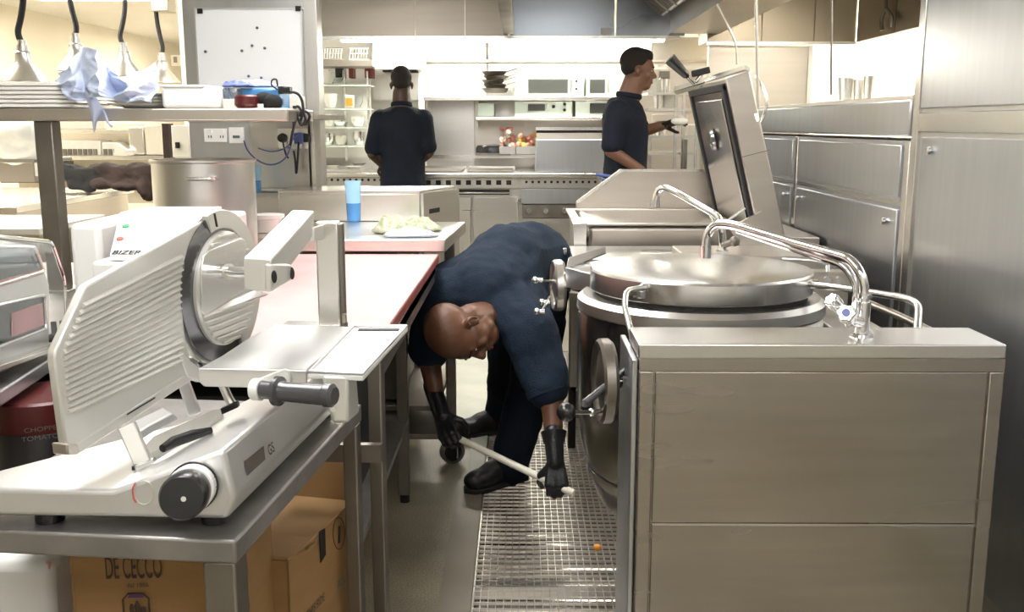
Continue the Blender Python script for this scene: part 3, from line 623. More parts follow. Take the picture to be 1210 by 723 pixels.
part('body', MB().box(xa - .3, xb - .01, 4.24, 4.55, 0, zr - .02), 'steel', ru)
part('back_strip', fbox(330, 228, 420, 231, 4.19, .01), 'steel', ru)
for k, (xa, xb, ya, yb, h, lab) in enumerate(((-.80, -.46, 2.15, 2.62, .42, 'added black box deepening the shade under the prep table, nearest the aisle front'), (-.80, -.46, 2.70, 3.2, .38, 'added black box deepening the shade under the prep table, behind the nearest one'), (-1.55, -.86, 2.2, 3.3, .44, 'long added black box deepening the shade far under the prep table'))):  # black boxes added to darken the shade under the table
    t = thing('dark_filler_box', lab, 'crate', ((xa + xb) / 2, (ya + yb) / 2, .321), 'added dark boxes under the prep table'); q = MB()
    q.box(xa, xb, ya, yb, .321, .33).box(xa, xa + .01, ya, yb, .33, .321 + h).box(xb - .01, xb, ya, yb, .33, .321 + h).box(xa, xb, ya, ya + .01, .33, .321 + h).box(xa, xb, yb - .01, yb, .33, .321 + h)
    part('shell', q, 'black_matte', t); part('lid', MB().box(xa - .005, xb + .005, ya - .005, yb + .005, .321 + h, .335 + h), 'dark', t, bevel=.003)
# blue tumblers, towel, white bowls
def tumbler(px, py, Y, r, h, lab, z=None):
    c = PY(px, py, Y); t = thing('blue_tumbler', lab, 'tumbler', c, 'blue tumblers')
    part('lower_body', MB().lathe([(r * .8, 0), (r * .88, h * .45), (r * .8, h * .45), (r * .75, .01), (0, .008)], c, n=28), 'blue_cup', t)
    part('upper_body', MB().lathe([(r * .88, h * .45), (r, h), (r * .93, h), (r * .8, h * .45)], c, n=28), 'blue_pale', t)
    return t
c = PZ(418, 261, .952); tumbler(418, 261, c.y, .034, .168, 'tall pale blue tumbler standing on the worktop behind the pink board')
tumbler(303, 227, 4.38, .026, .115, 'dark blue tumbler half hidden right behind the stock pot')
def net(rows, sub=2, solid=.003, disp=0): # rows of 3D points
    q = MB(); nu = len(rows[0]) - 1
    q.add([p for r in rows for p in r], [(j * (nu + 1) + i, j * (nu + 1) + i + 1, (j + 1) * (nu + 1) + i + 1, (j + 1) * (nu + 1) + i) for j in range(len(rows) - 1) for i in range(nu)])
    return q
tw = thing('folded_towel', 'crumpled cream and green towel lying on the steel worktop', 'towel', PZ(478, 272, .95))
def crump(c, rx, ry, h, seed, nu=30, nv=22, rot=0):
    def fn(u, v):
        a = u * 2 - 1; b = v * 2 - 1; rr_ = 1 + .22 * noise.noise(Vector((a * 1.5, b * 1.5, seed)))
        x = a * rx * rr_ * math.sqrt(max(0, 1 - b * b * .45)); y = b * ry * rr_ * math.sqrt(max(0, 1 - a * a * .45))
        e = max(0, 1 - max(abs(a), abs(b)) ** 4)
        z = h * e * (.45 + .9 * abs(noise.noise(Vector((a * 2.2, b * 2.6, seed + 3)))) + .35 * abs(noise.noise(Vector((a * 6, b * 6, seed)))))
        return (c[0] + x * math.cos(rot) - y * math.sin(rot), c[1] + x * math.sin(rot) + y * math.cos(rot), c[2] + .004 + z)
    return MB().grid(fn, nu, nv)
p = PZ(480, 273, .951)
part('towel_fold', crump((p.x, p.y, .951), .125, .11, .06, 2), 'towel', tw, solid=.004)
p = PZ(483, 279, .951); part('white_fold', crump((p.x, p.y, .949), .095, .05, .028, 9), 'towel_b', tw, solid=.004)
for k, (x, y, Y, r, h, lab) in enumerate(((318, 262, 3.4, .055, .045, 'white round tub right of the stock pot, lower one'), (317, 246, 3.42, .052, .05, 'white round tub right of the stock pot, stacked on top'))):
    c = PY(x, y, Y); z0 = .872 if k == 0 else .99
    h = .115 if k == 0 else .06
    t = thing('white_tub', lab, 'tub', (c.x, 3.4, z0), 'white tubs beside the pot')
    part('body', MB().lathe([(.04, 0), (.05, h - .015), (.058, h - .012), (.058, h), (.0, h)], (c.x, 3.4, z0), n=24), 'cream_pl' if k == 0 else 'white_pl', t)
# stock pot
pc = PY(240, 188, 3.15); pr = 58 / F * 3.2; hz = pc.z - .872
sp_ = thing('stock_pot', 'large stainless stock pot standing on the prep table', 'pot', (pc.x, 3.15, .872))
C0 = (pc.x, 3.15, .872)
part('body', MB().lathe([(pr * .97, 0), (pr * .99, .02), (pr * .99, hz - .01), (pr * 1.03, hz - .006), (pr * 1.03, hz), (pr * .97, hz), (pr * .95, .03), (0, .02)], C0, n=48), 'steel_v', sp_)
for sgn in (0,):
    a = PY(222, 211, 3.15 - pr * 1.02); b = PY(254, 211, 3.15 - pr * 1.0)
    part('handle', MB().tube([a + Vector((0, .03, 0)), a + Vector((0, -.02, 0)), b + Vector((0, -.02, 0)), b + Vector((0, .03, 0))], .006, bend=.015), 'steel_bright', sp_)
# overshelf
os_ = thing('overshelf', 'stainless shelf on a square post above the prep table', 'shelf', (-1.2, 3, .87))
za = PY(100, 128, 2.85).z; zb2 = PY(100, 143, 2.85).z
part('shelf_board', MB().box(-2.1, PY(340, 136, 2.85).x, 2.85, 3.2, zb2, za), 'steel_warm', os_, bevel=.004)
xp = PY(60, 240, 2.88).x
part('post', MB().box(xp - .027, xp + .027, 2.87, 2.925, .87, zb2), 'steel_dull', os_, bevel=.004)
part('base_plate', MB().box(xp - .05, xp + .05, 2.84, 2.95, .870, .878), 'steel_bright', os_, bevel=.002)
part('bracket', fbox(338, 131, 341, 143, 2.86, .3), 'steel_dull', os_)
part('wall_bracket', MB().box(-1.2, -.8, 3.18, YP, zb2 + .01, zb2 + .03), 'steel_dull', os_)
# stacked platters
for k in range(6):
    x0 = -1.95; x1 = PY(88 + (k % 2) * 3 + (2 if k < 3 else 0), 115, 2.87).x; z0 = za + .001 + k * .0118
    f = MB(); f.box(x0, x1, 2.855, 3.155, z0 + .0025, z0 + .0115).box(x0 + .02, x1 - .02, 2.875, 3.135, z0, z0 + .003)
    one('serving_tray', f, 'crock', ['lowest', 'second lowest', 'third', 'fourth', 'fifth', 'topmost'][k] + ' of the cream trays stacked at the left end of the shelf', 'tray', 'stacked cream trays', bevel=.002)
for k in range(4):
    c = PY(168, 124 - k * 4, 3.0); one('dinner_plate', MB().lathe([(.05, 0), (.10, .012), (.105, .015), (.09, .01), (0, .005)], (c.x, 3.02, za + .001 + k * .0095), n=28), 'crock', ['bottom', 'second', 'third', 'top'][k] + ' plate of the small stack behind the blue cloth', 'plate', 'plates behind the cloth')
wt = thing('white_container', 'bright white plastic container at the middle of the shelf', 'container', PY(214, 128, 2.95))
part('body', fbox(190, 102, 262, 128, 2.93, .2), 'white_pl', wt, bevel=.012); part('lid', fbox(188, 100, 240, 103, 2.925, .21), 'white_pl', wt, bevel=.003)
t = thing('grey_tub', 'small grey and white tub right of the white container', 'tub', PY(273, 130, 2.92)); part('body', fbox(263, 117, 282, 130, 2.92, .1), 'cream_pl', t, bevel=.004); part('lid', fbox(262.5, 104, 281, 117, 2.925, .09), 'glass', t, bevel=.004)
c = PY(292, 131, 2.93); t = thing('brown_bowl', 'glossy red brown bowl on the shelf end', 'bowl', c); part('bowl', MB().lathe([(.02, 0), (.035, .018), (.034, .04), (.028, .045), (.02, .01)], c, n=24), 'red', t)
t = thing('blue_crate', 'blue plastic crate with cloths behind the brown bowl', 'crate', PY(305, 130, 3.0)); part('body', fbox(281, 104, 330, 130, 3.0, .14), 'blue_cup', t, bevel=.006); part('rag', crump(tuple(PY(300, 104, 3.06)), .07, .05, .02, 4), 'cloth', t, solid=.003); part('rag', crump(tuple(PY(282, 104, 3.02)), .05, .05, .016, 8), 'cable_blue', t, solid=.003)
t = thing('dark_pouch', 'dark grey pouch slumped at the right of the crate', 'pouch', PY(322, 130, 2.95)); part('bag', MB().ell(PY(322, 121, 2.95), (.03, .03, .024)).ell(PY(312, 117, 2.96), (.028, .03, .02)), 'jacket_b', t)
t = thing('yellow_cap_jar', 'little jar with pale cap in front of the brown bowl', 'jar', PY(308, 131, 2.9)); c = PY(308, 131, 2.9); part('jar', MB().cyl(c, c + Vector((0, 0, .02)), .009), 'cream_pl', t)
t = thing('clear_tub', 'clear rounded tub at the right end of the shelf', 'tub', PY(344, 131, 3.0)); part('body', fbox(332, 112, 356, 131, 4.3, .1), 'cream_pl', t, bevel=.015)
t = thing('power_adapter', 'black power brick resting above the shelf end', 'adapter', PY(335, 110, 2.95)); part('brick', fbox(328, 102, 342, 111, 2.95, .04), 'black', t, bevel=.003)
part('lead', MB().tube([PY(341, 108, 2.96), PY(352, 110, 2.97), PY(357, 118, 2.98), PY(359, 135, 2.98), PY(362, 142, 2.98), PY(356, 150, 2.98), PY(352, 140, 2.97), PY(347, 125, 2.97)], .004, bend=.02), 'cable_b', t)
part('lead', MB().tube([PY(328, 106, 2.96), PY(320, 100, 2.96), PY(321, 94, 2.96), PY(327, 93, 2.96), PY(328, 102, 2.96)], .0025, bend=.012), 'cable_b', t)
part('lead_tangle', MB().tube([PY(346, 130, 2.99), PY(352, 124, 3), PY(358, 134, 3), PY(354, 146, 3), PY(362, 148, 3), PY(367, 136, 3), PY(360, 130, 3), (PY(350, 140, 3)), PY(345, 158, 3.02), PY(343, 172, 3.02)], .004, bend=.02), 'cable_b', t)
# pale blue cloth heaped over the trays
cl = thing('blue_cloth', 'crumpled pale blue cloth heaped over the trays with a corner hanging down', 'cloth', PY(130, 120, 2.9))
R0 = [(76, 90, 3.0), (90, 76, 2.9), (103, 58, 2.95), (118, 61, 2.84), (128, 79, 2.92), (146, 93, 2.8), (166, 88, 2.88), (187, 76, 2.95)]
R1 = [(72, 99, 2.9), (88, 94, 2.84), (102, 84, 2.86), (120, 84, 2.8), (136, 94, 2.88), (150, 99, 2.78), (168, 98, 2.84), (188, 90, 2.9)]
R2 = [(76, 106, 2.86), (90, 108, 2.82), (104, 104, 2.84), (120, 102, 2.78), (138, 108, 2.86), (152, 110, 2.78), (168, 110, 2.82), (187, 106, 2.88)]
R3 = [(88, 118, 2.84), (98, 120, 2.84), (108, 116, 2.83), (124, 114, 2.79), (140, 118, 2.84), (155, 122, 2.80), (170, 118, 2.84), (184, 122, 2.88)]
def heap(u, v):
    rows = (R0, R1, R2, R3); a = u * 7; b = v * 3; i = min(int(a), 6); j = min(int(b), 2); a -= i; b -= j
    s_ = lambda r, k: Vector(r[k]); P_ = (s_(rows[j], i) * (1 - a) + s_(rows[j], i + 1) * a) * (1 - b) + (s_(rows[j + 1], i) * (1 - a) + s_(rows[j + 1], i + 1) * a) * b
    n1 = 1 - 2 * abs(noise.noise(Vector((u * 5 + v * 2.4, v * 1.2 - u * 1.5, 3.1)))); n2 = 1 - 2 * abs(noise.noise(Vector((u * 8 - v * 4, v * 2.5 + u * 2, 7.7))))
    p = PY(P_.x, P_.y, P_.z); return p + Vector((.003 * n2, -.038 * n1 - .008 * n2, .006 * n1 * (1 - v)))
part('heap', MB().grid(heap, 84, 40), 'cloth', cl, solid=.002, angle=70)
T = [[(96, 104, 2.83), (104, 106, 2.80), (112, 110, 2.83)], [(102, 118, 2.82), (108, 118, 2.78), (118, 122, 2.82)], [(106, 130, 2.82), (110, 131, 2.79), (124, 130, 2.82)], [(109, 144, 2.83), (111, 144, 2.80), (115, 140, 2.83)], [(110.5, 156, 2.83), (111.5, 158, 2.83), (113, 154, 2.83)]]
part('hanging_corner', net([[PY(*q) for q in r] for r in T]), 'cloth', cl, solid=.003, subsurf=3)
part('loose_cord', MB().tube([PY(118, 124, 2.82), PY(124, 134, 2.82), PY(127, 144, 2.82), PY(132, 150, 2.82), PY(133, 148, 2.82)], .003, bend=.02), 'cloth', cl)
# heat lamps
HLY = [4.59, 5.146, 5.76, 6.37]; HLZ = [1.541, 1.619, 1.623, 1.61]
hp = [(30, 97), (90, 84), (148, 90), (193, 98)]
for k in range(4):
    c = Vector((-2.24, HLY[k], HLZ[k])); nm = ['nearest and largest heat lamp at the far left', 'second heat lamp from the left, behind the blue cloth peak', 'third heat lamp from the left, above the cloth', 'heat lamp nearest the whiteboard, under a grey ceiling box'][k]
    t = thing('heat_lamp', nm, 'lamp', c, 'hanging heat lamps')
    part('shade', MB().lathe([(.105, 0), (.103, .006), (.05, .068), (.036, .088), (.034, .13), (.026, .136), (.024, .165), (0, .166)], c, n=32), 'steel_v', t)
    wig = [(.0, 0), (.012, .05), (-.004, .12), (-.016, .2), (-.02, .3), (-.03, .9)]
    part('cord', MB().tube([c + Vector((a * (1 if k % 2 else -1.5), 0, .165 + b)) for a, b in wig], .014 if k < 1 else .013, n=10, bend=.04), 'black_matte', t)
    part('collar', MB().cyl(c + Vector((0, 0, .16)), c + Vector((0, 0, .185)), .019, n=16), 'steel', t)
    part('bulb', MB().ell(c + Vector((0, 0, .04)), .035), 'cream_pl', t)
t = thing('ceiling_junction_box', 'square grey box above the last heat lamp', 'box', PY(187, 12, 6.3)); part('box', fbox(178, -10, 198, 13, 6.3, .15), 'steel_warm', t, bevel=.004)
t = thing('lamp_track', 'long track rail high above the heat lamps', 'track', (-2.24, 5.4, 2.3)); part('rail', MB().box(-2.26, -2.21, 4.2, 6.6, 2.28, 2.32), 'white_pl', t); 
# far left hall furniture
cn = thing('serving_counter', 'steel topped counter with brown side holding the dark jacket', 'counter', (-3.5, 6.3, 0))
part('top', MB().box(-4.6, -2.83, 5.57, 7.3, .86, .90), 'steel_bright', cn, bevel=.004)
part('base', MB().box(-4.5, -2.86, 5.62, 7.25, .0, .86), 'steel_warm', cn); part('ledge_strip', MB().box(-2.86, -2.84, 5.6, 7.28, .70, .715), 'steel_bright', cn)
c2 = thing('low_cabinet', 'cream topped cabinet end left of the square post', 'cabinet', (-2.6, 4.6, 0))
q = PZ(46, 272, .9)
part('top', MB().box(-4, q.x, q.y, q.y + .7, .88, .905), 'cream_pl', c2); part('body', MB().box(-4, q.x - .01, q.y + .02, q.y + .68, 0, .88), 'steel_warm', c2)
sb = thing('pass_shelf', 'long shelf at the back of the serving hall with white racks', 'shelf', PY(130, 190, 8.0))
part('board', fbox(40, 184, 202, 189, 8.0, .5), 'steel_bright', sb); part('board', fbox(72, 154, 190, 157.5, 8.1, .4), 'steel_bright', sb); part('back', fbox(20, 146, 202, 240, 8.55, .03), 'wall', sb)
part('lower_cupboard', fbox(0, 192, 62, 216, 8.0, .4), 'steel_dull', sb)
for k, (x0, x1, y0, y1, m, lab) in enumerate(((72, 119, 166, 184, 'plastic_clear', 'wide white crate with clear side on the far shelf'), (120, 138, 168, 184, 'plastic_clear', 'small see-through box right of the wide crate'), (152, 170, 150, 183, 'steel_bright', 'pale grey upright unit on the far shelf'), (171, 191, 148, 183, 'cream_pl', 'cream box right of the pale upright unit'), (64, 122, 143, 153, 'crock', 'long white box on the top far shelf'))):
    t = thing('storage_box', lab, 'box', PY((x0 + x1) / 2, y1, 8.05), 'boxes on the far shelf'); part('body', fbox(x0, y0, x1, y1, 8.05, .25), m, t, bevel=.01)
    if k < 2:
        for j in range(int((x1 - x0) / 6)): part('cup', fbox(x0 + 2 + j * 6, y1 - 8, x0 + 6 + j * 6, y1 - 1, 8.03, .03), 'steel_dull', t)
t = thing('paper_heap', 'sloping white paper bundle on the far shelf', 'paper', PY(145, 183, 7.95)); part('bundle', MB().prism([PY(134, 184, 7.95), PY(152, 184, 7.95), PY(150, 178, 7.95), (PY(136, 169, 7.95))], (0, .2, 0)), 'crock', t)
t = thing('dark_post', 'dark upright between the far shelf and the pillar', 'post', PY(197, 185, 7.4)); part('post', MB().box(PY(193, 180, 7.4).x, PY(201, 180, 7.4).x, 7.4, 7.5, 0, PY(197, 146, 7.4).z), 'jacket', t)
t = thing('tan_wall_box', 'tan cupboard with small black lock left of the sockets', 'cupboard', PY(212, 185, 5.6)); part('body', fbox(203, 148, 224, 186, 5.6, .3), 'cream_pl', t, bevel=.004); part('lock', fbox(207, 168, 212, 175, 5.59, .01), 'black', t)
t = thing('wall_notice_frame', 'small framed notice on the far cream wall', 'frame', PY(207, 75, 12)); part('frame', fbox(202, 65, 213, 78, 12, .04), 'cream_pl', t); part('picture', fbox(205, 67, 209, 74, 11.99, .02), 'steel_dull', t)
t = thing('wall_notice_frame', 'second small framed notice right of the first on the far wall', 'frame', PY(218, 75, 12)); part('frame', fbox(214, 66, 221, 80, 12, .04), 'cream_pl', t)
bg = thing('clear_bag', 'big translucent plastic bag bulging behind the square post', 'bag', PY(20, 190, 5.0))
q = MB()
for a, b, r in ((8, 165, .11), (25, 160, .1), (38, 172, .075), (-10, 170, .12), (15, 178, .09), (30, 180, .07)): q.ell(PY(a, b, 5.0), (r, r * .8, r * .85))
part('film', q, 'plastic_clear', bg, remesh=.014, sm=4, disp=.03, dscale=.07)
t = thing('bag_stand', 'pale stand below the translucent bag', 'stand', PY(20, 235, 5.0)); part('stand_top', fbox(-20, 188, 48, 192, 4.95, .35), 'steel_bright', t); part('front', fbox(-20, 192, 40, 215, 4.98, .3), 'steel_warm', t); part('strut', fbox(41, 190, 45, 208, 4.95, .03), 'crock', t)
jk = thing('folded_jacket', 'dark brown and black jacket dumped on the counter', 'jacket', PY(125, 225, 6.8))
q = MB()
for a, b, Y, r, s in ((78, 201, 6.8, .10, .5), (90, 206, 6.8, .10, .6), (104, 209, 6.8, .10, .7), (116, 214, 6.8, .08, .6)): q.ell(PY(a, b, Y), (r, .12, r * s))
q.cap(PY(84, 218, 6.7), .03, PY(110, 223, 6.7), .025)
part('lining', q, 'jacket_b', jk, remesh=.014, sm=3, disp=.03, dscale=.06)
q = MB()
for a, b, Y, r, s in ((125, 203, 6.9, .14, .45), (145, 206, 6.9, .14, .5), (163, 204, 6.9, .13, .55), (172, 207, 6.85, .09, .9), (176, 221, 6.8, .05, 2.0), (150, 219, 6.75, .11, .3), (125, 217, 6.75, .10, .4)): q.ell(PY(a, b, Y), (r, .14, r * s))
part('fleece', q, 'jacket', jk, remesh=.014, sm=3, disp=.035, dscale=.08)

# ---- labelled white machine behind the slicer
wm = thing('vacuum_packer', 'white countertop machine with two indicator lights and maker lettering, behind the slicer', 'machine', (-.9, 2.45, .87))
xl, xr = PY(74, 300, 2.3).x, PY(236, 300, 2.3).x; zh = PY(110, 264, 2.35).z
xm_ = PY(140, 300, 2.44).x
part('housing', MB().box(xl, xm_, 2.34, 2.72, .873, zh), 'white_pl', wm, bevel=.014, seg=3); part('rear_housing', MB().box(xm_ + .002, xr, 2.45, 2.72, .873, zh), 'white_pl', wm, bevel=.01)
xa_, xb_, xr2 = PY(108, 320, 2.2).x, PY(128, 300, 2.2).x, PY(240, 300, 2.2).x
zf_ = PY(160, 307, 2.2).z; zt2 = PY(190, 251, 2.44).z
part('front_body', MB().box(xa_, xr2 + .02, 2.2, 2.33, .873, zf_ - .004), 'white_pl', wm, bevel=.01, seg=3)
a_, b_ = Vector((xb_, 2.205, zf_ - .002)), Vector((xr2, 2.205, zf_ - .002)); c_, d2_ = PY(142, 251, 2.44), PY(236, 251, 2.44)
part('control_head', MB().hexa([a_, b_, (xr2, 2.62, zf_), (xb_, 2.62, zf_)], [a_ + Vector((0, .004, .012)), b_ + Vector((0, .004, .012)), d2_, c_]).hexa([(c_.x, 2.44, zf_), (d2_.x, 2.44, zf_), (d2_.x, 2.62, zf_), (c_.x, 2.62, zf_)], [c_, d2_, d2_ + Vector((0, .18, 0)), c_ + Vector((0, .18, 0))]), 'white_pl', wm)
pp0 = a_ + Vector((0, .004, .012)); up = (c_ - pp0); up.x = 0; up.normalize(); nrm = Vector((0, -up.z, up.y))
def onp(px, py): return PN(px, py, pp0, nrm)
lt = text('BIZERBA', 'dark', wm, onp(158, 299), (1, 0, 0), up, .030, 'maker_lettering', .0015, .85, font_off=.02)
for x, y, m in ((149, 268, 'ink_green'), (142, 283, 'ink_red')): c = onp(x, y); part('indicator_light', MB().cyl(c, c + nrm * .004, .008, n=14), m, wm)
q = MB(); c = PY(72, 362, 2.05); c.z = .93
for k in range(5): q.cyl(c + Vector((k * .014 - .02, .01 * (k % 2), -.02)), c + Vector((k * .014 - .02, .01 * (k % 2), .012)), .006, n=8)
q.box(c.x - .03, c.x + .04, c.y - .01, c.y + .02, c.z - .03, c.z - .012)
one('black_fittings', q, 'black', 'small cluster of black fittings beside the toaster', 'fittings')

# ---- left bench with toaster
lb = thing('side_bench', 'stainless bench at the left edge carrying the glass fronted toaster', 'bench', (-1.3, 1.75, 0))
a = PZ(0, 462, .9); b = PZ(72, 415, .9); d_ = (b - a).normalized(); a0 = a - d_ * .45; b0 = b + d_ * .0
part('top', MB().hexa([(-1.75, a0.y, .872), (a0.x, a0.y, .872), (b0.x, b0.y, .872), (-1.75, b0.y, .872)], [(-1.75, a0.y, .9), (a0.x, a0.y, .9), (b0.x, b0.y, .9), (-1.75, b0.y, .9)]), 'steel_cool', lb, bevel=.004)
part('undershelf', MB().box(-1.7, -.98, a0.y + .05, b0.y - .02, .50, .52), 'steel_dull', lb)
legs(lb, [(-1.65, a0.y + .08), (-1.02, a0.y + .08), (-1.65, b0.y - .05), (-1.02, b0.y - .05)], .873)
ts = thing('glass_toaster', 'stainless countertop toaster oven with clear plastic front', 'toaster', (-1.2, 1.8, .9))
nt_ = Vector((d_.y, -d_.x, 0)); p0 = a - nt_ * .025
def onf(px, py): return PN(px, py, p0, nt_)
inw = -nt_ * .45
part('body', MB().prism([onf(-70, 480), onf(58, 412), onf(58, 335), onf(40, 290), onf(0, 283), onf(-70, 280)], inw), 'steel', ts, bevel=.006)
for k, poly in enumerate(([(-60, 352), (47, 320), (36, 292), (-60, 290)], [(-60, 430), (50, 388), (48, 348), (-60, 372)])):
    wv = part('window', MB().prism([onf(*q) + nt_ * .003 for q in poly], nt_ * .003), 'door_glass', ts)
    part('window_rim', MB().tube([onf(*q) + nt_ * .006 for q in poly + poly[:1]], .004, n=8, bend=.01), 'steel_bright', ts)
part('pink_panel', MB().prism([onf(8, 398) + nt_ * .0065, onf(46, 384) + nt_ * .0065, onf(44, 358) + nt_ * .0065, onf(8, 370) + nt_ * .0065], nt_ * .002), 'pink', ts)  # pink panel laid over the lower window
part('pink_strip', MB().prism([onf(-20, 343) + nt_ * .0065, onf(46, 324) + nt_ * .0065, onf(46, 318) + nt_ * .0065, onf(-20, 335) + nt_ * .0065], nt_ * .002), 'pink', ts)
part('clear_guard', MB().tube([onf(60, 405) + nt_ * .03, onf(58, 332) + nt_ * .03, onf(42, 286) + nt_ * .03, onf(-30, 279) + nt_ * .03], .004, n=8, bend=.02), 'chrome', ts)
part('clear_front', MB().prism([onf(-50, 440) + nt_ * .028, onf(59, 402) + nt_ * .028, onf(57, 334) + nt_ * .028, onf(41, 288) + nt_ * .028, onf(-50, 281) + nt_ * .028], nt_ * .003), 'glass', ts)
part('rail', MB().prism([onf(-60, 452), onf(60, 412), onf(60, 406), onf(-60, 444)], nt_ * .03), 'steel_bright', ts, bevel=.002)
cc = PY(27, 520, 1.72); cn_ = thing('tomato_tin', 'big black food tin with red top under the side bench', 'tin', (cc.x, 1.8, .52))
C1 = (cc.x, 1.80, .52); zc = PY(27, 476, 1.74).z - .52
part('body', MB().lathe([(.088, 0), (.09, .004), (.09, zc * .83), (.088, zc * .84)], C1, n=36), 'canblack', cn_); part('red_band', MB().lathe([(.0895, zc * .84), (.0905, zc * .85), (.0905, zc), (.085, zc + .004), (0, zc)], C1, n=36), 'red', cn_)
part('rim', MB().lathe([(.0905, .01), (.093, .013), (.0905, .016)], C1, n=36), 'steel_dull', cn_)
vd = (CAMP - Vector((C1[0], C1[1], CH))).normalized(); rt = Vector((0, 0, 1)).cross(vd)
for s_, y_, zz in (('CHOPPED', 0, PY(27, 506, 1.72).z), ('TOMATOES', 0, PY(27, 516, 1.72).z)): text(s_, 'steel_dull', cn_, (C1[0] + vd.x * .0915, C1[1] + vd.y * .0915, zz), rt, (0, 0, 1), .012, 'tin_lettering', .001, 1.2)

# ================================================================ SLICER TABLE + BOXES
hd_ = math.radians(5.5); TD = Vector((math.sin(hd_), math.cos(hd_), 0)); TR = Vector((TD.y, -TD.x, 0))
TC = Vector((-.313, 1.028, 0))
def tp(r, d, z): v = TC + TR * r + TD * d; return (v.x, v.y, z)
st = thing('slicer_table', 'worn steel table in the left foreground under the slicer', 'table', (-.6, 1.3, 0))
part('top', MB().hexa([tp(-.36, 0, .872), tp(0, 0, .872), tp(0, .55, .872), tp(-.36, .55, .872)], [tp(-.36, 0, .9), tp(0, 0, .9), tp(0, .55, .9), tp(-.36, .55, .9)]), 'steel_worn', st, bevel=.0035, seg=3)
for r, d in ((-.022, .022), (-.34, .022), (-.34, .53)):
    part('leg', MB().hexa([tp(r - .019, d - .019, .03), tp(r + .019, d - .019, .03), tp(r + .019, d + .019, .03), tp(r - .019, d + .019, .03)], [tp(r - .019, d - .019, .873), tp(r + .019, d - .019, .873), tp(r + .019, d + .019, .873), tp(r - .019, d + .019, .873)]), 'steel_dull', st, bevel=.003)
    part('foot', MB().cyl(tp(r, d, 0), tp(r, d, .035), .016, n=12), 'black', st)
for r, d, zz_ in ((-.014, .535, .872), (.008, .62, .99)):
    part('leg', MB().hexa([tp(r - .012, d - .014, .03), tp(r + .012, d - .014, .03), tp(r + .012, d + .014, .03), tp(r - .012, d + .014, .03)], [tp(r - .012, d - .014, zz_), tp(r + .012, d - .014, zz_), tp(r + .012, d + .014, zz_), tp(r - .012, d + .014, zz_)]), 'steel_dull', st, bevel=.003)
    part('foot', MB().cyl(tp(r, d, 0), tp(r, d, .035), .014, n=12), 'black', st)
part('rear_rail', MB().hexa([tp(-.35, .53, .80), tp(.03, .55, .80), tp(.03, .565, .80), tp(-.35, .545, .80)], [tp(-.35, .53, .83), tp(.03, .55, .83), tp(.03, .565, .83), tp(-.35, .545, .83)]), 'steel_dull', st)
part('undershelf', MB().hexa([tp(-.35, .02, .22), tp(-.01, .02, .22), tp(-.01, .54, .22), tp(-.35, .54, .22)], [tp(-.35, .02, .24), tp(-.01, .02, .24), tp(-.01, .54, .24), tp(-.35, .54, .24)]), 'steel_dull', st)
# boxes
def carton(name, lab, nl, nr, fr, ztop, z0, fl=None):
    """near-left, near-right, far-right corners"""
    nl, nr, fr = Vector(nl), Vector(nr), Vector(fr); flc = nl + (fr - nr)
    t = thing(name, lab, 'box', ((nl.x + fr.x) / 2, (nl.y + fr.y) / 2, z0))
    def wl(p, q): 
        n = (q - p).cross(Vector((0, 0, 1))).normalized() * .004
        P0, P1 = Vector((p.x, p.y, z0)), Vector((q.x, q.y, z0)); return MB().prism([P0, P1, Vector((q.x, q.y, ztop)), Vector((p.x, p.y, ztop))], -n)
    for p, q in ((nl, nr), (nr, fr), (fr, flc), (flc, nl)): part('side', wl(p, q), 'card', t, bevel=.001)
    part('bottom', MB().prism([Vector((v.x, v.y, z0)) for v in (nl, nr, fr, flc)], (0, 0, .004)), 'card', t)
    return t, flc
zb1 = .74
a = PZ(84, 640, zb1); a = Vector((PY(84, 690, 1.16).x, 1.16, 0)); b = Vector((PY(250, 690, 1.17).x, 1.17, 0))
t, f = carton('branded_carton', 'brown cardboard carton printed with brown lettering under the table front', a, b, b + TD * .22, .862, .241)
part('flap', MB().prism([Vector((a.x, a.y, .862)), Vector((b.x, b.y, .862)), Vector((b.x, b.y, .862)) + TD * .10, Vector((a.x, a.y, .862)) + TD * .10], (0, 0, .004)), 'card', t)
part('flap', MB().prism([Vector((a.x, a.y, .862)) + TD * .22, Vector((b.x, b.y, .862)) + TD * .22, Vector((b.x, b.y, .862)) + TD * .12, Vector((a.x, a.y, .862)) + TD * .12], (0, 0, .004)), 'card', t)
c = PY(158, 671, 1.163); rt1 = (b - a).normalized()
text('DE CECCO', 'ink', t, c, rt1, (0, 0, 1), .043, 'brand_lettering', .0012, .33, font_off=.008)
c = PY(163, 691, 1.163); text('dal 1886', 'ink', t, c, rt1, (0, 0, 1), .008, 'small_lettering', .0012)
c = PY(162, 719, 1.162)
sq = MB()
pts = [(-.016, -.02), (-.016, .014), (-.009, .021), (.009, .021), (.016, .014), (.016, -.02)]
sq.tube([c + rt1 * x + Vector((0, -.002, z)) for x, z in pts], .0012, n=6); part('emblem_outline', sq, 'ink', t)
part('emblem_top', MB().prism([c + rt1 * x + Vector((0, -.0015, z)) for x, z in ((-.010, .016), (.010, .016), (.007, .021), (-.007, .021))], (0, -.001, 0)), 'ink_purple', t)
q = MB()
for x, z, rx_, rz_ in ((-.006, 0, .003, .008), (.001, .003, .003, .009), (.008, -.002, .004, .006), (-.002, -.010, .009, .003)): q.ell(c + rt1 * x + Vector((0, -.0015, z)), (rx_, .001, rz_), n=10, m=6)
part('emblem_figure', q, 'ink', t)
zb3 = .715
nr_ = PZ(340, 664, zb3); fr_ = PZ(414, 594, zb3); nl_ = nr_ + Vector((-.23, -.005, 0)) * 1.0
nl_ = nr_ + (fr_ - nr_).normalized().cross(Vector((0, 0, 1))).normalized() * -.115
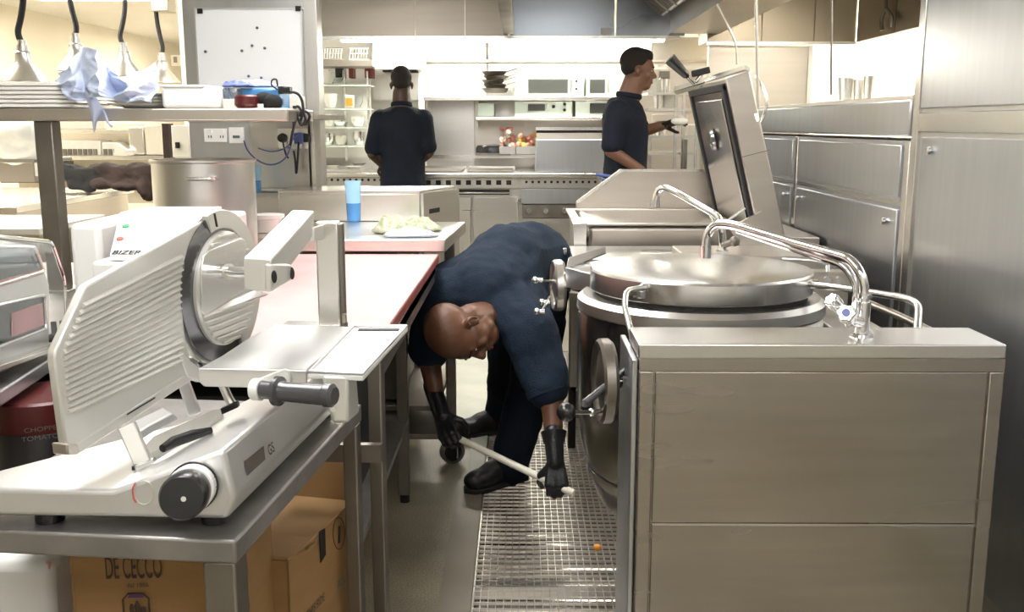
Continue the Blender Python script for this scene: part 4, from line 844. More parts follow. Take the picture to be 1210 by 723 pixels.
t, flc = carton('open_carton', 'open brown cardboard box with raised flap under the table side', Vector((nl_.x, nl_.y, 0)), Vector((nr_.x, nr_.y, 0)), Vector((fr_.x, fr_.y, 0)), zb3, .241)
U = (fr_ - nr_).normalized(); Rr = Vector((U.y, -U.x, 0))
part('raised_flap', MB().prism([fr_, fr_ - Rr * .115, fr_ - Rr * .105 + Vector((0, .015, .105)), fr_ - Rr * .0 + Vector((0, .015, .118))], U * .004), 'card_in', t)
part('top_flap', MB().prism([nl_ + Vector((0, 0, .002)), nr_ + Vector((0, 0, .002)), nr_ + U * .11 + Vector((0, 0, -.012)), nl_ + U * .11 + Vector((0, 0, -.012))], (0, 0, .003)), 'card', t)
part('back_flap', MB().prism([fr_ + Vector((0, 0, .001)), fr_ - Rr * .115 + Vector((0, 0, .001)), fr_ - Rr * .115 - U * .16 + Vector((0, 0, -.02)), fr_ - U * .16 + Vector((0, 0, -.02))], (0, 0, .003)), 'card_in', t)
part('black_tape', MB().prism([nl_ + U * .06 + Vector((0, 0, -.008)), nr_ + U * .06 + Vector((0, 0, -.008)), nr_ + U * .075 + Vector((0, 0, -.011)), nl_ + U * .075 + Vector((0, 0, -.011))], (0, 0, .004)), 'black', t)
def onb(px, py): return PN(px, py, nr_, Rr) + Rr * .0008
part('black_tape', MB().prism([onb(376, 628), onb(383, 624), onb(384, 655), onb(378, 665)], Rr * .001), 'black', t)
q = [onb(400 + 7 * math.cos(k * math.pi / 8), 630 + 19 * math.sin(k * math.pi / 8)) for k in range(17)]
part('printed_circle', MB().tube(q, .0007, n=6), 'ink', t); part('printed_arrow', MB().prism([onb(399, 622), onb(401, 621), onb(401, 641), onb(399, 642)], Rr * .001), 'ink', t)
text('ALLY', 'ink_grey', t, onb(404, 685), U, (0, 0, 1), .022, 'printed_lettering', .001)
text('THIS SIDE', 'ink', t, onb(372, 716), U, (0, 0, 1), .02, 'printed_lettering', .001, .8)
ww = thing('white_sack', 'white plastic sack with pinkish side at the lower left corner', 'sack', PY(20, 720, 1.25))
part('sack', MB().prism([PY(-30, 662, 1.2), PY(60, 664, 1.2), Vector((PY(40, 700, 1.2).x, 1.2, .243)), Vector((PY(-30, 700, 1.2).x, 1.2, .243))], (0, .12, 0)), 'white_pl', ww, bevel=.015, disp=.01, dscale=.05)
part('pink_side', MB().prism([PY(60, 664, 1.205), PY(82, 662, 1.36), PY(76, 690, 1.36), PY(50, 720, 1.2)], (-.01, .004, 0)), 'pink', ww, bevel=.003)

# ================================================================ SLICER
sl = thing('meat_slicer', 'large cream and aluminium meat slicer with ribbed plate filling the left foreground', 'slicer', (-.45, 1.25, .9))
YF = 1.055
bf = [PY(*q, YF) for q in ((-70, 609), (268, 614), (279, 590), (264, 531), (133, 579), (-70, 576))]
ext = TD * .46
boff = [.04, 1, 1, 1, .66, .04]
part('base', MB().rings([bf, [p + ext * (.5 * o_) for p, o_ in zip(bf, boff)], [p + ext * o_ for p, o_ in zip(bf, boff)]]), 'alu', sl, bevel=.006, seg=3, ang=15)
for q, d in (((60, 618), 0), ((255, 620), 0), ((150, 618), .25), ((255, 620), .42)):
    p = PY(q[0], q[1], YF + .03) + TD * d; part('foot', MB().cyl((p.x, p.y, .9), (p.x, p.y, .93), .016, n=16), 'black', sl)
# raised motor deck
dk = [PY(*q, YF + .17) for q in ((150, 545), (255, 512), (330, 474), (330, 462), (262, 488), (160, 520))]
def pyl(l): return [PY(*q) for q in l]
part('oval_deck', MB().prism(pyl([(163, 530, 1.16), (178, 515, 1.2), (215, 498, 1.25), (250, 482, 1.3), (263, 482, 1.31), (264, 490, 1.3), (250, 505, 1.26), (215, 522, 1.21), (185, 535, 1.17), (168, 540, 1.15)]), (0, 0, -.012)), 'alu_cream', sl, bevel=.004)
part('black_lever', MB().tube(pyl([(192, 530, 1.145), (205, 522, 1.165), (228, 514, 1.185), (250, 508, 1.20)]), [.005, .007, .007, .004]), 'black', sl)
part('bracket', MB().prism(pyl([(155, 516, 1.16), (175, 503, 1.18), (205, 488, 1.2), (192, 480, 1.2), (140, 505, 1.16)]), (.004, .006, -.01)), 'alu', sl, bevel=.002)
part('support_leg', MB().hexa(pyl([(160, 556, 1.13), (180, 548, 1.14), (182, 546, 1.16), (163, 553, 1.15)]), pyl([(138, 506, 1.14), (158, 498, 1.15), (160, 496, 1.17), (141, 503, 1.16)])), 'alu_cream', sl, bevel=.002)
part('clip', MB().obox(PY(172, 548, 1.125), (.010, .004, .004), (0, .004, 0), (-.001, 0, .003)), 'chrome', sl, bevel=.001)
part('clip_base', MB().obox(PY(162, 554, 1.125), (.004, .002, 0), (0, .004, 0), (0, 0, .005)), 'black', sl)
part('support_leg', MB().hexa(pyl([(222, 492, 1.30), (236, 488, 1.31), (238, 486, 1.33), (224, 490, 1.32)]), pyl([(210, 455, 1.30), (222, 450, 1.31), (224, 448, 1.33), (212, 453, 1.32)])), 'alu', sl, bevel=.002)
# dial
c0 = PY(229, 574, YF - .003); c1 = PY(224, 579, 1.018); c2 = PY(211, 592, .965)
ax = (c2 - c0).normalized()
part('dial_gasket', MB().cyl(c0, c0 + ax * .006, .0275, n=40), 'black', sl)
part('dial_scale', MB().cyl(c0 + ax * .004, c1, .0255, n=40), 'white_pl', sl, bevel=.002)
kn = part('dial_knob', MB().lathe([(.018, 0), (.024, .006), (.025, .018), (.0245, .036), (.022, .041), (0, .042)], c1, c2 - c1, 44), 'black', sl, angle=25)
part('screw', MB().cyl(c1 + (c2 - c1).normalized() * .042 + Vector((.003, 0, 0)), c1 + (c2 - c1).normalized() * .0445 + Vector((.003, 0, 0)), .0028, n=12), 'chrome', kn)
u, v = perp(ax)
for k in range(16):
    a = k * math.pi / 8; p = c0 + ax * .012 + (u * math.cos(a) + v * math.sin(a)) * .0254
    part('scale_mark', MB().obox(p, u * .0007 * abs(math.sin(a)) + v * .0007 * abs(math.cos(a)) + Vector((.0004, 0, 0)), ax * .004, (u * math.cos(a) + v * math.sin(a)) * .0006), 'ink_grey', sl)
q = [PY(170 + 11 * math.cos(k * math.pi / 10), 582 + 14 * math.sin(k * math.pi / 10), YF - .0012) for k in range(21)]
part('round_emblem', MB().tube(q, .0006, n=6), 'alu_cream', sl)
part('red_mark', MB().tube([PY(160, 570, YF - .001), PY(156, 578, YF - .001), PY(158, 590, YF - .001), PY(161, 594, YF - .001)], .0008, n=6, bend=.004), 'ink_red', sl)
# gauge plate
hg = math.radians(12.5); GD = Vector((math.sin(hg), math.cos(hg), 0)); GN = Vector((GD.y, -GD.x, 0)); GP = PY(240, 350, 1.34)
def G(px, py, o=0): return PN(px, py, GP + GN * o, GN)
gl_ = [(241, 261), (103, 337), (98, 345), (66, 414), (65, 424), (78, 522), (83, 532), (92, 533), (229, 439), (219, 400), (215, 350), (220, 305), (231, 275)]
part('gauge_plate', MB().prism([G(*q) for q in gl_], -GN * .011), 'alu_cream', sl, bevel=.0025)
part('plate_rail', MB().prism([G(90, 524, .001), G(228, 437, .001), G(231, 447, .001), G(94, 536, .001)], -GN * .014), 'alu_cream', sl, bevel=.002)
part('plate_slot', MB().prism([G(150, 489, .0015), G(183, 469, .0015), G(183, 470.5, .0015), G(150, 490.5, .0015)], GN * .0006), 'dark', sl)
part('rail_end', MB().prism([G(79, 524, .003), G(93, 524, .003), G(94, 537, .003), G(81, 538, .003)], -GN * .02), 'steel_warm', sl, bevel=.002)
for k in range(17):
    yr = 303 + k * 7.6; yl = None
    # left end: intersect image line of rising slope with the plate's left outline
    sl_ = -.50 + k * .002
    xl_ = 72
    for xx in range(72, 214):
        yy = yr + sl_ * (xx - 212)
        xb_ = 70 + (yy - 414) * 10 / 108 if yy > 414 else 70 + (414 - yy) * 34 / 77 if yy > 337 else 106 + (337 - yy) * 1.85
        if xx >= xb_ + 3: xl_ = xx; break
    yl = yr + sl_ * (xl_ - 212)
    if yl > 519: continue
    xr_ = 212 if 325 < yr < 400 else 214
    a, b = G(xl_, yl, 0), G(xr_, yr, 0); w_ = Vector((0, 0, .0022))
    part('rib', MB().rings([[p - w_ * 1.2, p - w_ * .9 + GN * .0035, p - w_ * .1 + GN * .0045, p + w_ * 1.1 + GN * .0008, p + w_ * 1.2] for p in (a, b)]), 'alu_cream', sl, angle=20)
# blade assembly
BC = G(259, 340, -.002); Rb = .107
part('blade_guard', MB().lathe([(Rb * .80, -.012), (Rb * 1.0, -.012), (Rb * 1.01, -.005), (Rb * 1.0, -.002), (Rb * .8, -.001)], BC, GN, 72), 'alu_cream', sl)
part('blade', MB().lathe([(.02, 0), (Rb * .97, .001), (Rb * .97, .003), (Rb * .76, .007), (.02, .008)], BC, GN, 72), 'blade', sl)
cv = part('blade_cover', MB().lathe([(0, .006), (Rb * .755, .006), (Rb * .755, .011), (Rb * .73, .014), (0, .014)], BC, GN, 64), 'alu_cream', sl)
for k in range(17):
    h = -.074 + k * .0093; wd = math.sqrt(max(0, (Rb * .73) ** 2 - h * h))
    if wd < .02: continue
    c = BC + GN * .0145 + Vector((0, 0, h)); part('rib', MB().obox(c, GD * wd * .97, GN * .0036, Vector((0, 0, .0022))), 'alu_cream', cv, bevel=.0012, seg=2)
# guard crescent at the upper right, notch
cres = [BC + GN * .008 + GD * (Rb * r * math.cos(a)) + Vector((0, 0, Rb * r * math.sin(a))) for r, a in [(1.03, math.radians(t_)) for t_ in range(-60, 112, 8)] + [(.79, math.radians(t_)) for t_ in range(108, -62, -8)]]
part('guard_crescent', MB().prism(cres, -GN * .01), 'alu_cream', sl, bevel=.001)
part('guard_notch', MB().prism([G(252, 252, .0115), G(254, 252, .0115), G(257, 268, .0115), G(255, 268, .0115)], GN * .001), 'dark', sl)
part('guard_foot', MB().prism([G(212, 415, .004), G(238, 436, .004), G(262, 432, .002), G(240, 452, .002), G(222, 446, .002)], -GN * .012), 'alu_cream', sl, bevel=.002)
part('hinge_block', MB().obox(PY(232, 436, 1.33), (.007, .002, .004), (0, .006, 0), (-.003, 0, .006)), 'blade', sl, bevel=.001)
# pusher plate, rod
po = .045
pp1 = [G(*q, po) for q in ((238, 316), (241, 303), (248, 296), (284, 282), (291, 283), (291, 341), (275, 352), (243, 374), (239, 368))]
part('pusher_plate', MB().prism(pp1, -GN * .003), 'steel_bright', sl, bevel=.001)
part('pusher_lip', MB().prism([G(241, 373, po), G(275, 352, po), G(300, 343, po), G(317, 347, po + .01), G(300, 352, po + .012), G(262, 366, po + .004)], (0, 0, -.002)), 'steel_bright', sl)
ra = G(268, 321, po); rb_ = PY(296, 322, 1.24)
part('pusher_rod', MB().cyl(ra, rb_, .0075, n=20), 'chrome', sl); part('rod_collar', MB().cyl(ra, ra + (rb_ - ra).normalized() * .008, .011, n=20), 'chrome', sl)
# square arm
na = pyl([(288, 341, 1.2), (320, 346, 1.2), (321, 306, 1.2), (288, 304, 1.2)]); fa = pyl([(346, 277, 1.52), (371, 278, 1.52), (371, 249, 1.52), (345, 248, 1.52)])
part('square_arm', MB().rings([na, fa]), 'alu_cream', sl, bevel=.002)
part('arm_clamp', MB().hexa(pyl([(312, 343, 1.198), (322, 346, 1.198), (345, 331, 1.26), (335, 328, 1.26)]), pyl([(312, 311, 1.198), (322, 312, 1.198), (346, 313, 1.26), (336, 311, 1.26)])), 'alu_cream', sl, bevel=.003)
for q in ((324, 327, 1.197), (345, 323, 1.255)): c = PY(*q); part('bore', MB().ell(c, (.0035, .002, .008)), 'dark', sl)
# upright post
x0_, x1_ = PY(374, 320, 1.58).x, PY(401, 320, 1.58).x; zt_, zb_ = PY(388, 262, 1.58).z, PY(388, 386, 1.58).z
part('upright', MB().box(x0_, x1_, 1.58, 1.605, zb_, zt_), 'steel_bright', sl, bevel=.003)
part('upright_edge', MB().box(x1_, x1_ + .006, 1.582, 1.603, zb_, zt_ - .004), 'steel_dull', sl, bevel=.001)
part('upright_bridge', MB().rings([pyl([(362, 285, 1.5), (375, 283, 1.56), (375, 268, 1.56), (362, 270, 1.5)]), pyl([(372, 285, 1.5), (385, 283, 1.6), (385, 264, 1.6), (372, 268, 1.5)])]), 'alu_cream', sl, bevel=.002)
c = PY(407, 381, 1.57); part('thumb_screw', MB().cyl(c, c + Vector((0, 0, .014)), .004, n=12), 'steel_warm', sl)
part('upright_foot', MB().box(PY(330, 380, 1.57).x, PY(405, 380, 1.57).x, 1.56, 1.62, zb_ - .012, zb_ + .002), 'steel_bright', sl, bevel=.002)
# carriage
zc_ = 1.052
cp = [PZ(*q, zc_) for q in ((234, 435), (362, 437), (419, 386), (325, 383), (300, 395), (262, 420))]
part('carriage', MB().prism(cp, (0, 0, -.008)), 'alu', sl, bevel=.002)
part('carriage_front', MB().prism([cp[0], cp[1], cp[1] + Vector((0, 0, -.025)), cp[0] + Vector((.006, 0, -.024)), cp[0] + Vector((0, 0, -.018))], (0, .006, 0)), 'alu_cream', sl, bevel=.002)
sp1 = [PZ(*q, zc_) for q in ((364, 441), (429, 444), (482, 386), (418, 385))]
part('side_tray', MB().prism(sp1, (0, 0, -.007)), 'white_pl', sl, bevel=.0015)
for i in range(4):
    a, b = sp1[i], sp1[(i + 1) % 4]; cen = sum(sp1, Vector()) / 4; a2 = a + (cen - a) * .07; b2 = b + (cen - b) * .07
    part('tray_rim', MB().prism([a, b, b2, a2], (0, 0, .0035)), 'alu', sl, bevel=.001)
part('tray_slot', MB().prism([PZ(*q, zc_ + .0002) for q in ((424, 389), (472, 389), (471, 391), (423, 391))], (0, 0, .0012)), 'dark', sl)
part('carriage_arm', MB().hexa(pyl([(392, 500, 1.17), (412, 500, 1.17), (425, 488, 1.25), (404, 488, 1.25)]), pyl([(380, 444, 1.17), (412, 444, 1.17), (421, 441, 1.25), (390, 441, 1.25)])), 'alu_cream', sl, bevel=.004)
c = PY(394, 483, 1.166); part('arm_screw', MB().cyl(c, c + Vector((0, -.003, 0)), .0035, n=12), 'chrome', sl)
h0, h1, h2 = PY(303, 460, 1.13), PY(330, 462, 1.12), PY(388, 467, 1.10)
part('handle_mount', MB().cyl(h0 - (h1 - h0).normalized() * .004, h0 + (h1 - h0).normalized() * .008, .013, n=24), 'white_pl', sl, bevel=.001)
hh = part('handle_grip', MB().lathe([(.0105, 0), (.0105, .02), (.0175, .0205), (.0175, .026), (.0125, .028), (.0115, .034), (.0122, .084), (.0138, .086), (.0138, .094), (.010, .098), (0, .098)], h0 + (h1 - h0).normalized() * .006, h2 - h0, 36), 'grey_grip', sl, angle=30)
part('drive_link', MB().tube(pyl([(262, 452, 1.28), (270, 470, 1.27), (276, 480, 1.26)]), .006, n=10), 'steel', sl)
part('link_end', MB().obox(PY(272, 481, 1.255), (.011, 0, .005), (0, .005, 0), (-.001, 0, .004)), 'black', sl, bevel=.001)
part('arm_to_mount', MB().prism(pyl([(300, 450, 1.15), (335, 436, 1.19), (342, 440, 1.19), (345, 452, 1.19), (310, 470, 1.15)]), (0, .008, 0)), 'alu_cream', sl, bevel=.002)
# right face label
FN = Vector((TD.y, -TD.x, 0)).normalized(); e0, e1 = bf[2], bf[3]; nr2 = TD.cross(e1 - e0).normalized(); nr2 = nr2 if nr2.x > 0 else -nr2
def onr(px, py, o=.0012): return PN(px, py, e0, nr2) + nr2 * o
part('rating_plate', MB().prism([onr(288, 545), onr(310, 527), onr(312, 543), onr(291, 562)], nr2 * .0006), 'steel_dull', sl)
text('GS', 'ink', sl, onr(318, 531), TD, (e1 - e0).normalized(), .018, 'approval_mark', .0015)

# ================================================================ FLOOR GRATING
for k, (ya, yb_) in enumerate(((1.22, 2.76), (2.765, 4.305), (4.31, 5.88))):
    t = thing('floor_grating', ['galvanised grating panel nearest the viewer over the drain', 'galvanised grating panel under the bending man and kettle side', 'farthest grating panel, behind the bending man'][k], 'grating', ((FX0 + FX1) / 2, (ya + yb_) / 2, -.03), 'drain gratings')
    x0, x1 = FX0 + .002, FX1 - .002
    part('frame', MB().box(x0, x0 + .004, ya, yb_, -.028, .001).box(x1 - .004, x1, ya, yb_, -.028, .001).box(x0, x1, ya, ya + .004, -.028, .001).box(x0, x1, yb_ - .004, yb_, -.028, .001), 'steel', t)
    q = MB(); x = x0 + .023
    while x < x1 - .005: q.box(x - .0009, x + .0009, ya + .004, yb_ - .004, -.016, 0); x += .0225
    part('bearing_bars', q, 'steel', t)['kind'] = 'stuff'
    q = MB(); y = ya + .036
    while y < yb_ - .005: q.box(x0 + .004, x1 - .004, y - .002, y + .002, -.007, .0008); y += .036
    part('cross_bars', q, 'steel', t)['kind'] = 'stuff'
c = PZ(706, 650, .003); one('food_scrap', MB().ell((c.x, c.y, .012), (.013, .010, .012), n=10, m=7), 'orange', 'small orange brown scrap lying on the grating by the kettle', 'scrap')

# ================================================================ KETTLE
KX, KY = .50, 2.75; KC = (KX, KY, 0)
kt = thing('boiling_kettle', 'large round stainless boiling kettle with flat lid and handwheel', 'kettle', KC)
part('vessel', MB().lathe([(.02, .09), (.10, .10), (.15, .14), (.20, .20), (.262, .295), (.30, .38), (.325, .47), (.335, .56), (.337, .80), (.335, .872), (.325, .885), (.31, .888), (0, .888)], KC, n=96), 'vessel_steel', kt)
part('lower_ring', MB().lathe([(.262, .29), (.272, .292), (.305, .375), (.306, .39), (.296, .385)], KC, n=96), 'chrome', kt)
part('rim_ring', MB().lathe([(.31, .845), (.339, .845), (.342, .85), (.340, .876), (.325, .889), (.31, .889)], KC, n=96), 'steel', kt)
part('stem', MB().cyl((KX, KY, 0), (KX, KY, .1), .10, .10, 32), 'steel_dull', kt)
ld = part('lid', MB().lathe([(.302, .902), (.305, .905), (.305, .955), (.301, .961), (.285, .964), (.2, .970), (.1, .974), (0, .975)], KC, n=96), 'steel_bright', kt, angle=25)
part('lid_seal', MB().lathe([(.28, .888), (.292, .888), (.292, .906), (.28, .906)], KC, n=72), 'dark', kt)
# pouring lip at the left
zL = .935
l1 = [PY(672, 318, 3.03), PY(760, 346, 2.52)]
part('pouring_lip', MB().prism([PY(668, 316, 3.02), PY(756, 339, 2.50), PY(757, 353, 2.50), PY(669, 340, 3.02)], (.012, .004, 0)), 'steel_cool', kt, bevel=.002)
part('pouring_lip', MB().prism([PY(669, 316, 3.03), PY(672, 304, 3.10), PY(716, 291, 3.16), PY(716, 299, 3.16), PY(674, 316, 3.10)], (0, .008, -.004)), 'steel', kt, bevel=.0015)
part('lip_floor', MB().prism([PY(672, 338, 3.02), PY(750, 350, 2.52), PY(770, 330, 2.7), PY(730, 305, 3.1), PY(675, 312, 3.1)], (0, 0, -.004)), 'steel', kt)
part('side_post', MB().box(PY(673, 380, 3.2).x, PY(683, 380, 3.2).x, 3.18, 3.24, .50, .85), 'steel_dull', kt, bevel=.003)
# control pedestal at the front right
X0b, X1b = PZ(757, 407, .9).x, PZ(1190, 407, .9).x; Y0b, Y1b = 2.035, 2.21
cb = thing('kettle_console', 'broad stainless console box in front of the kettle at right', 'console', ((X0b + X1b) / 2, 2.12, 0))
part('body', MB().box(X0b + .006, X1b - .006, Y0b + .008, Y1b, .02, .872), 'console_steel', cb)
part('top', MB().box(X0b - .004, X1b, Y0b, Y1b + .005, .868, .90), 'steel', cb, bevel=.004, seg=3)
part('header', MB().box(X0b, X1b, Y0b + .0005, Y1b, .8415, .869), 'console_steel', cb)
xs_ = X1b - .035
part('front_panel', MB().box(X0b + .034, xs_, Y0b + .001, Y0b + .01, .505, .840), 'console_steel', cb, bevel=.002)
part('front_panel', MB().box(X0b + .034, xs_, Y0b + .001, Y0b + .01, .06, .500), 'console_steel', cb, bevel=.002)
part('seam_strip', MB().box(X0b + .034, xs_, Y0b - .001, Y0b + .008, .5005, .5035), 'steel_bright', cb)
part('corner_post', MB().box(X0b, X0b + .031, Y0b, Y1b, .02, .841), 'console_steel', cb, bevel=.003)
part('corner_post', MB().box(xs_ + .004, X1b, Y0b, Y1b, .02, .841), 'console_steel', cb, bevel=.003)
part('left_side', MB().box(X0b - .014, X0b - .001, Y0b + .02, Y1b + .1, .02, .862), 'steel_cool', cb, bevel=.003)
part('plinth', MB().box(X0b + .02, X1b - .02, Y0b + .03, Y1b, 0, .02), 'dark', cb)
c = PY(1184, 520, 2.1); part('side_bolt', MB().lathe([(.012, 0), (.014, .006), (.013, .02), (.008, .028), (0, .03)], (X1b - .002, 2.1, c.z), (1, 0, 0), 20), 'steel_dull', cb)
# lid handle bars
def hb(name, pts, r=.008, m='steel_bright', par=kt, b=.02): return part(name, MB().tube(pyl(pts), r, bend=b), m, par)
hb('lid_bar', [(762, 340, 2.50), (740, 343, 2.46), (738, 362, 2.40), (748, 400, 2.26), (752, 425, 2.24)], .008, b=.025)
hb('lid_bar', [(955, 336, 2.62), (1000, 341, 2.5), (1072, 352, 2.36), (1086, 360, 2.30), (1084, 390, 2.2)], .009, b=.03)
c = PY(760, 340, 2.50); part('bar_end', MB().ell(c, (.012, .012, .012)), 'chrome', kt)
c = PY(953, 335, 2.62); part('bar_end', MB().cyl(c, c + Vector((.03, 0, -.002)), .012, n=18), 'chrome', kt)
bk = part('bracket_plate', fbox(948, 321, 1010, 338, 2.95, .06), 'steel_warm', kt, bevel=.003)
for x in (977, 992): c = PY(x, 331, 2.95); part('gauge', MB().cyl(c, c - Vector((0, .008, 0)), .011, n=16), 'chrome', bk)
part('bracket_body', MB().box(.86, 1.0, 2.55, 3.05, .0, .80), 'steel', kt, bevel=.004)
hb('link_rod', [(978, 300, 2.95), (978, 322, 2.9)], .006)
hb('lid_strut', [(925, 306, 2.95), (962, 308, 2.9), (978, 312, 2.9)], .005)
hb('lower_pipe', [(1010, 352, 2.4), (1060, 372, 2.35), (1102, 392, 2.3)], .009, 'steel_warm')
# handwheel 1
def wheel(par, c, axis, r, m, mh='chrome'):
    ax = Vector(axis).normalized(); u, v = perp(ax); c = Vector(c)
    o = part('handwheel_rim', MB().lathe([(r * .80, -.012), (r * .93, -.018), (r, -.010), (r, .010), (r * .93, .016), (r * .80, .010), (r * .74, 0)], c, ax, 48), m, par)
    part('handwheel_disc', MB().lathe([(.012, .018), (r * .3, .014), (r * .8, .004), (r * .8, -.004), (r * .3, 0), (.012, -.002)], c, ax, 48), m, par)
    return ax, u, v
wc = PY(714, 450, 2.22)
wx = Vector((-.995, -.10, 0)); wheel(kt, wc, wx, .098, 'steel_dull')
c2 = PY(748, 449, 2.26); part('hub', MB().cyl(wc, c2, .011, .011, 20).cyl(wc + (c2 - wc) * .5, wc + (c2 - wc) * .75, .018, .018, 20), 'chrome', kt); part('hub_mount', MB().cyl(c2 - Vector((.012, 0, 0)), c2 + Vector((.005, 0, 0)), .022, n=20), 'steel_bright', kt)
part('tilt_lever', MB().cyl(PY(746, 432, 2.24), PY(690, 477, 2.08), .007, .009, 16), 'grey_grip', kt)
c = PY(669, 487, 2.05); part('lever_ball', MB().ell(c, .021, n=24, m=16), 'black', kt)
c3 = PY(699, 487, 2.13); part('crank_pin', MB().cyl(c, c3, .005, n=12).ell(c3, .009), 'chrome', kt)
hb('lower_bracket', [(700, 487, 2.16), (712, 485, 2.2)], .006)
# second handwheel in front of the bending man's hip
wc2 = PY(659, 337, 3.12); kw = thing('small_handwheel', 'slim steel handwheel left of the kettle spout, in front of the bending man', 'handwheel', wc2)
wheel(kw, wc2, (-.98, -.1, 0), .082, 'steel')
part('axle', MB().cyl(wc2, PY(692, 342, 3.14), .012, .014, 20), 'black', kw); part('axle_sleeve', MB().cyl(PY(674, 341, 3.13), PY(684, 342, 3.13), .017, n=20), 'chrome', kw)
for q in ((637, 331, 3.05), (645, 357, 3.1), (639, 368, 3.05)): c = PY(*q); part('pin', MB().cyl(c - Vector((.014, 0, 0)), c + Vector((.012, 0, 0)), .007, n=14).ell(c - Vector((.012, 0, 0)), .011), 'chrome', kw)
part('pin_rod', MB().cyl(PY(637, 331, 3.05), PY(656, 332, 3.1), .004, n=10), 'chrome', kw); part('pin_rod', MB().cyl(PY(641, 366, 3.08), PY(650, 350, 3.1), .004, n=10), 'chrome', kw)
# taps
tp_ = thing('swivel_tap', 'big chrome swivel tap rising from the console and reaching over the kettle lid', 'tap', PZ(1018, 396, .9))
b0 = PZ(1018, 397, .9)
part('spout', MB().tube([b0 + Vector((0, 0, .02)), PY(1021, 350, 2.13), PY(1019, 326, 2.13), PY(1005, 306, 2.16), PY(940, 288, 2.32), PY(868, 266, 2.5), PY(848, 264, 2.54), PY(836, 274, 2.56), PY(834, 292, 2.56)], .0115, n=18, bend=.035, seg=8), 'chrome', tp_)
part('spout', MB().tube([b0 + Vector((-.012, .022, .02)), PY(1012, 352, 2.17), PY(1011, 334, 2.17), PY(997, 313, 2.19), PY(935, 293, 2.34), PY(872, 272, 2.52)], .009, n=16, bend=.03, seg=8), 'chrome', tp_)
c = PY(834, 291, 2.56); part('nozzle', MB().cyl(c, c - Vector((0, 0, .03)), .0145, n=20), 'chrome', tp_)
part('tap_body', MB().cyl((b0.x, b0.y, .90), (b0.x, b0.y, .975), .016, .015, 24).cyl((b0.x, b0.y, .90), (b0.x, b0.y, .906), .026, .024, 28).cyl((b0.x, b0.y, .985), (b0.x, b0.y, .992), .0165, n=24), 'chrome', tp_)
e = PY(996, 366, 2.06); f_ = b0 + Vector((0, 0, .03))
part('valve_body', MB().cyl(f_, PY(1003, 376, 2.08), .012, n=18), 'chrome', tp_)
def star(name, c, ax, r, par):
    ax = Vector(ax).normalized(); u, v = perp(ax); poly = []
    for k in range(24):
        a = k * math.pi / 12; rr_ = r * (1 + .12 * math.cos(6 * a)); poly.append(Vector(c) + (u * math.cos(a) + v * math.sin(a)) * rr_)
    return part(name, MB().prism(poly, ax * .028), 'chrome', par, bevel=.003)
kv = star('cold_handle', PY(1003, 374, 2.075), PY(996, 364, 2.03) - PY(1003, 374, 2.075), .019, tp_)
ax = (PY(996, 364, 2.03) - PY(1003, 374, 2.075)).normalized(); c = PY(1003, 374, 2.075) + ax * .028; part('blue_marker', MB().cyl(c, c + ax * .0025, .009, n=20), 'cable_blue', kv)
kv = star('hot_handle', PY(990, 362, 2.14), (-.8, -.3, .75), .016, tp_); part('valve_neck', MB().cyl(PY(990, 362, 2.14), PY(1004, 384, 2.10), .009, n=14), 'chrome', tp_)
t2 = thing('second_tap', 'slimmer chrome tap behind, its hooked spout pointing left over the pan', 'tap', PY(850, 262, 3.6))
part('spout', MB().tube([PY(855, 300, 3.4), PY(853, 268, 3.4), PY(848, 255, 3.42), PY(800, 228, 3.6), PY(785, 221, 3.65), PY(777, 226, 3.68), PY(774, 242, 3.68)], .013, n=16, bend=.04, seg=8), 'chrome', t2)
c = PY(774, 240, 3.68); part('nozzle', MB().cyl(c + Vector((0, 0, .01)), c - Vector((0, 0, .015)), .018, n=18), 'chrome', t2)
part('strut', MB().tube([PY(843, 262, 3.42), PY(838, 250, 3.45), PY(848, 252, 3.42)], .006), 'steel_bright', t2)
part('base', MB().cyl(PY(853, 296, 3.4), PY(853, 315, 3.4), .022, n=20), 'chrome', t2); part('valve', MB().cyl(PY(853, 290, 3.4), PY(866, 286, 3.38), .012, n=14).ell(PY(868, 285, 3.38), .018), 'steel_dull', t2)
part('lever', MB().cyl(PY(858, 262, 3.4), PY(880, 246, 3.42), .005, n=10), 'steel_bright', t2)
part('ledge', MB().box(.55, 1.1, 3.3, 3.6, .0, .92), 'steel_warm', t2, bevel=.004)

# ================================================================ TILTING PAN WITH OPEN LID
bpn = thing('tilting_pan', 'rectangular stainless tilting pan behind the kettle, its thick lid swung open', 'cooking pan', (.6, 4.3, 0))
zf = PY(760, 263, 4.15).z; xl = PY(683, 276, 4.15).x
prof = [(xl + .12, .45), (xl + .05, .5), (xl + .02, zf - .1), (xl, zf)]
part('vessel_body', MB().box(xl + .035, .93, 4.15, 4.86, .42, zf - .004), 'steel_warm', bpn, bevel=.03, seg=4)
part('rim', MB().box(xl - .02, .93, 4.12, 4.16, zf - .012, zf).box(xl - .02, xl + .02, 4.12, 4.88, zf - .012, zf).box(xl, .93, 4.84, 4.88, zf - .012, zf), 'steel_warm', bpn, bevel=.003)
part('left_bearing', MB().box(PY(676, 285, 4.1).x, xl + .03, 4.05, 4.3, .25, PY(690, 262, 4.1).z), 'steel_bright', bpn, bevel=.004)
part('left_foot', MB().box(PY(672, 435, 4.05).x, PY(681, 435, 4.05).x, 4.05, 4.1, 0, .3), 'black', bpn)
part('bearing_pin', MB().cyl((xl + .005, 4.10, zf - .045), (xl + .04, 4.10, zf - .045), .018, .028, 18), 'steel_dull', bpn)
zs0, zs1 = PY(760, 262, 4.9).z, PY(760, 200, 4.9).z
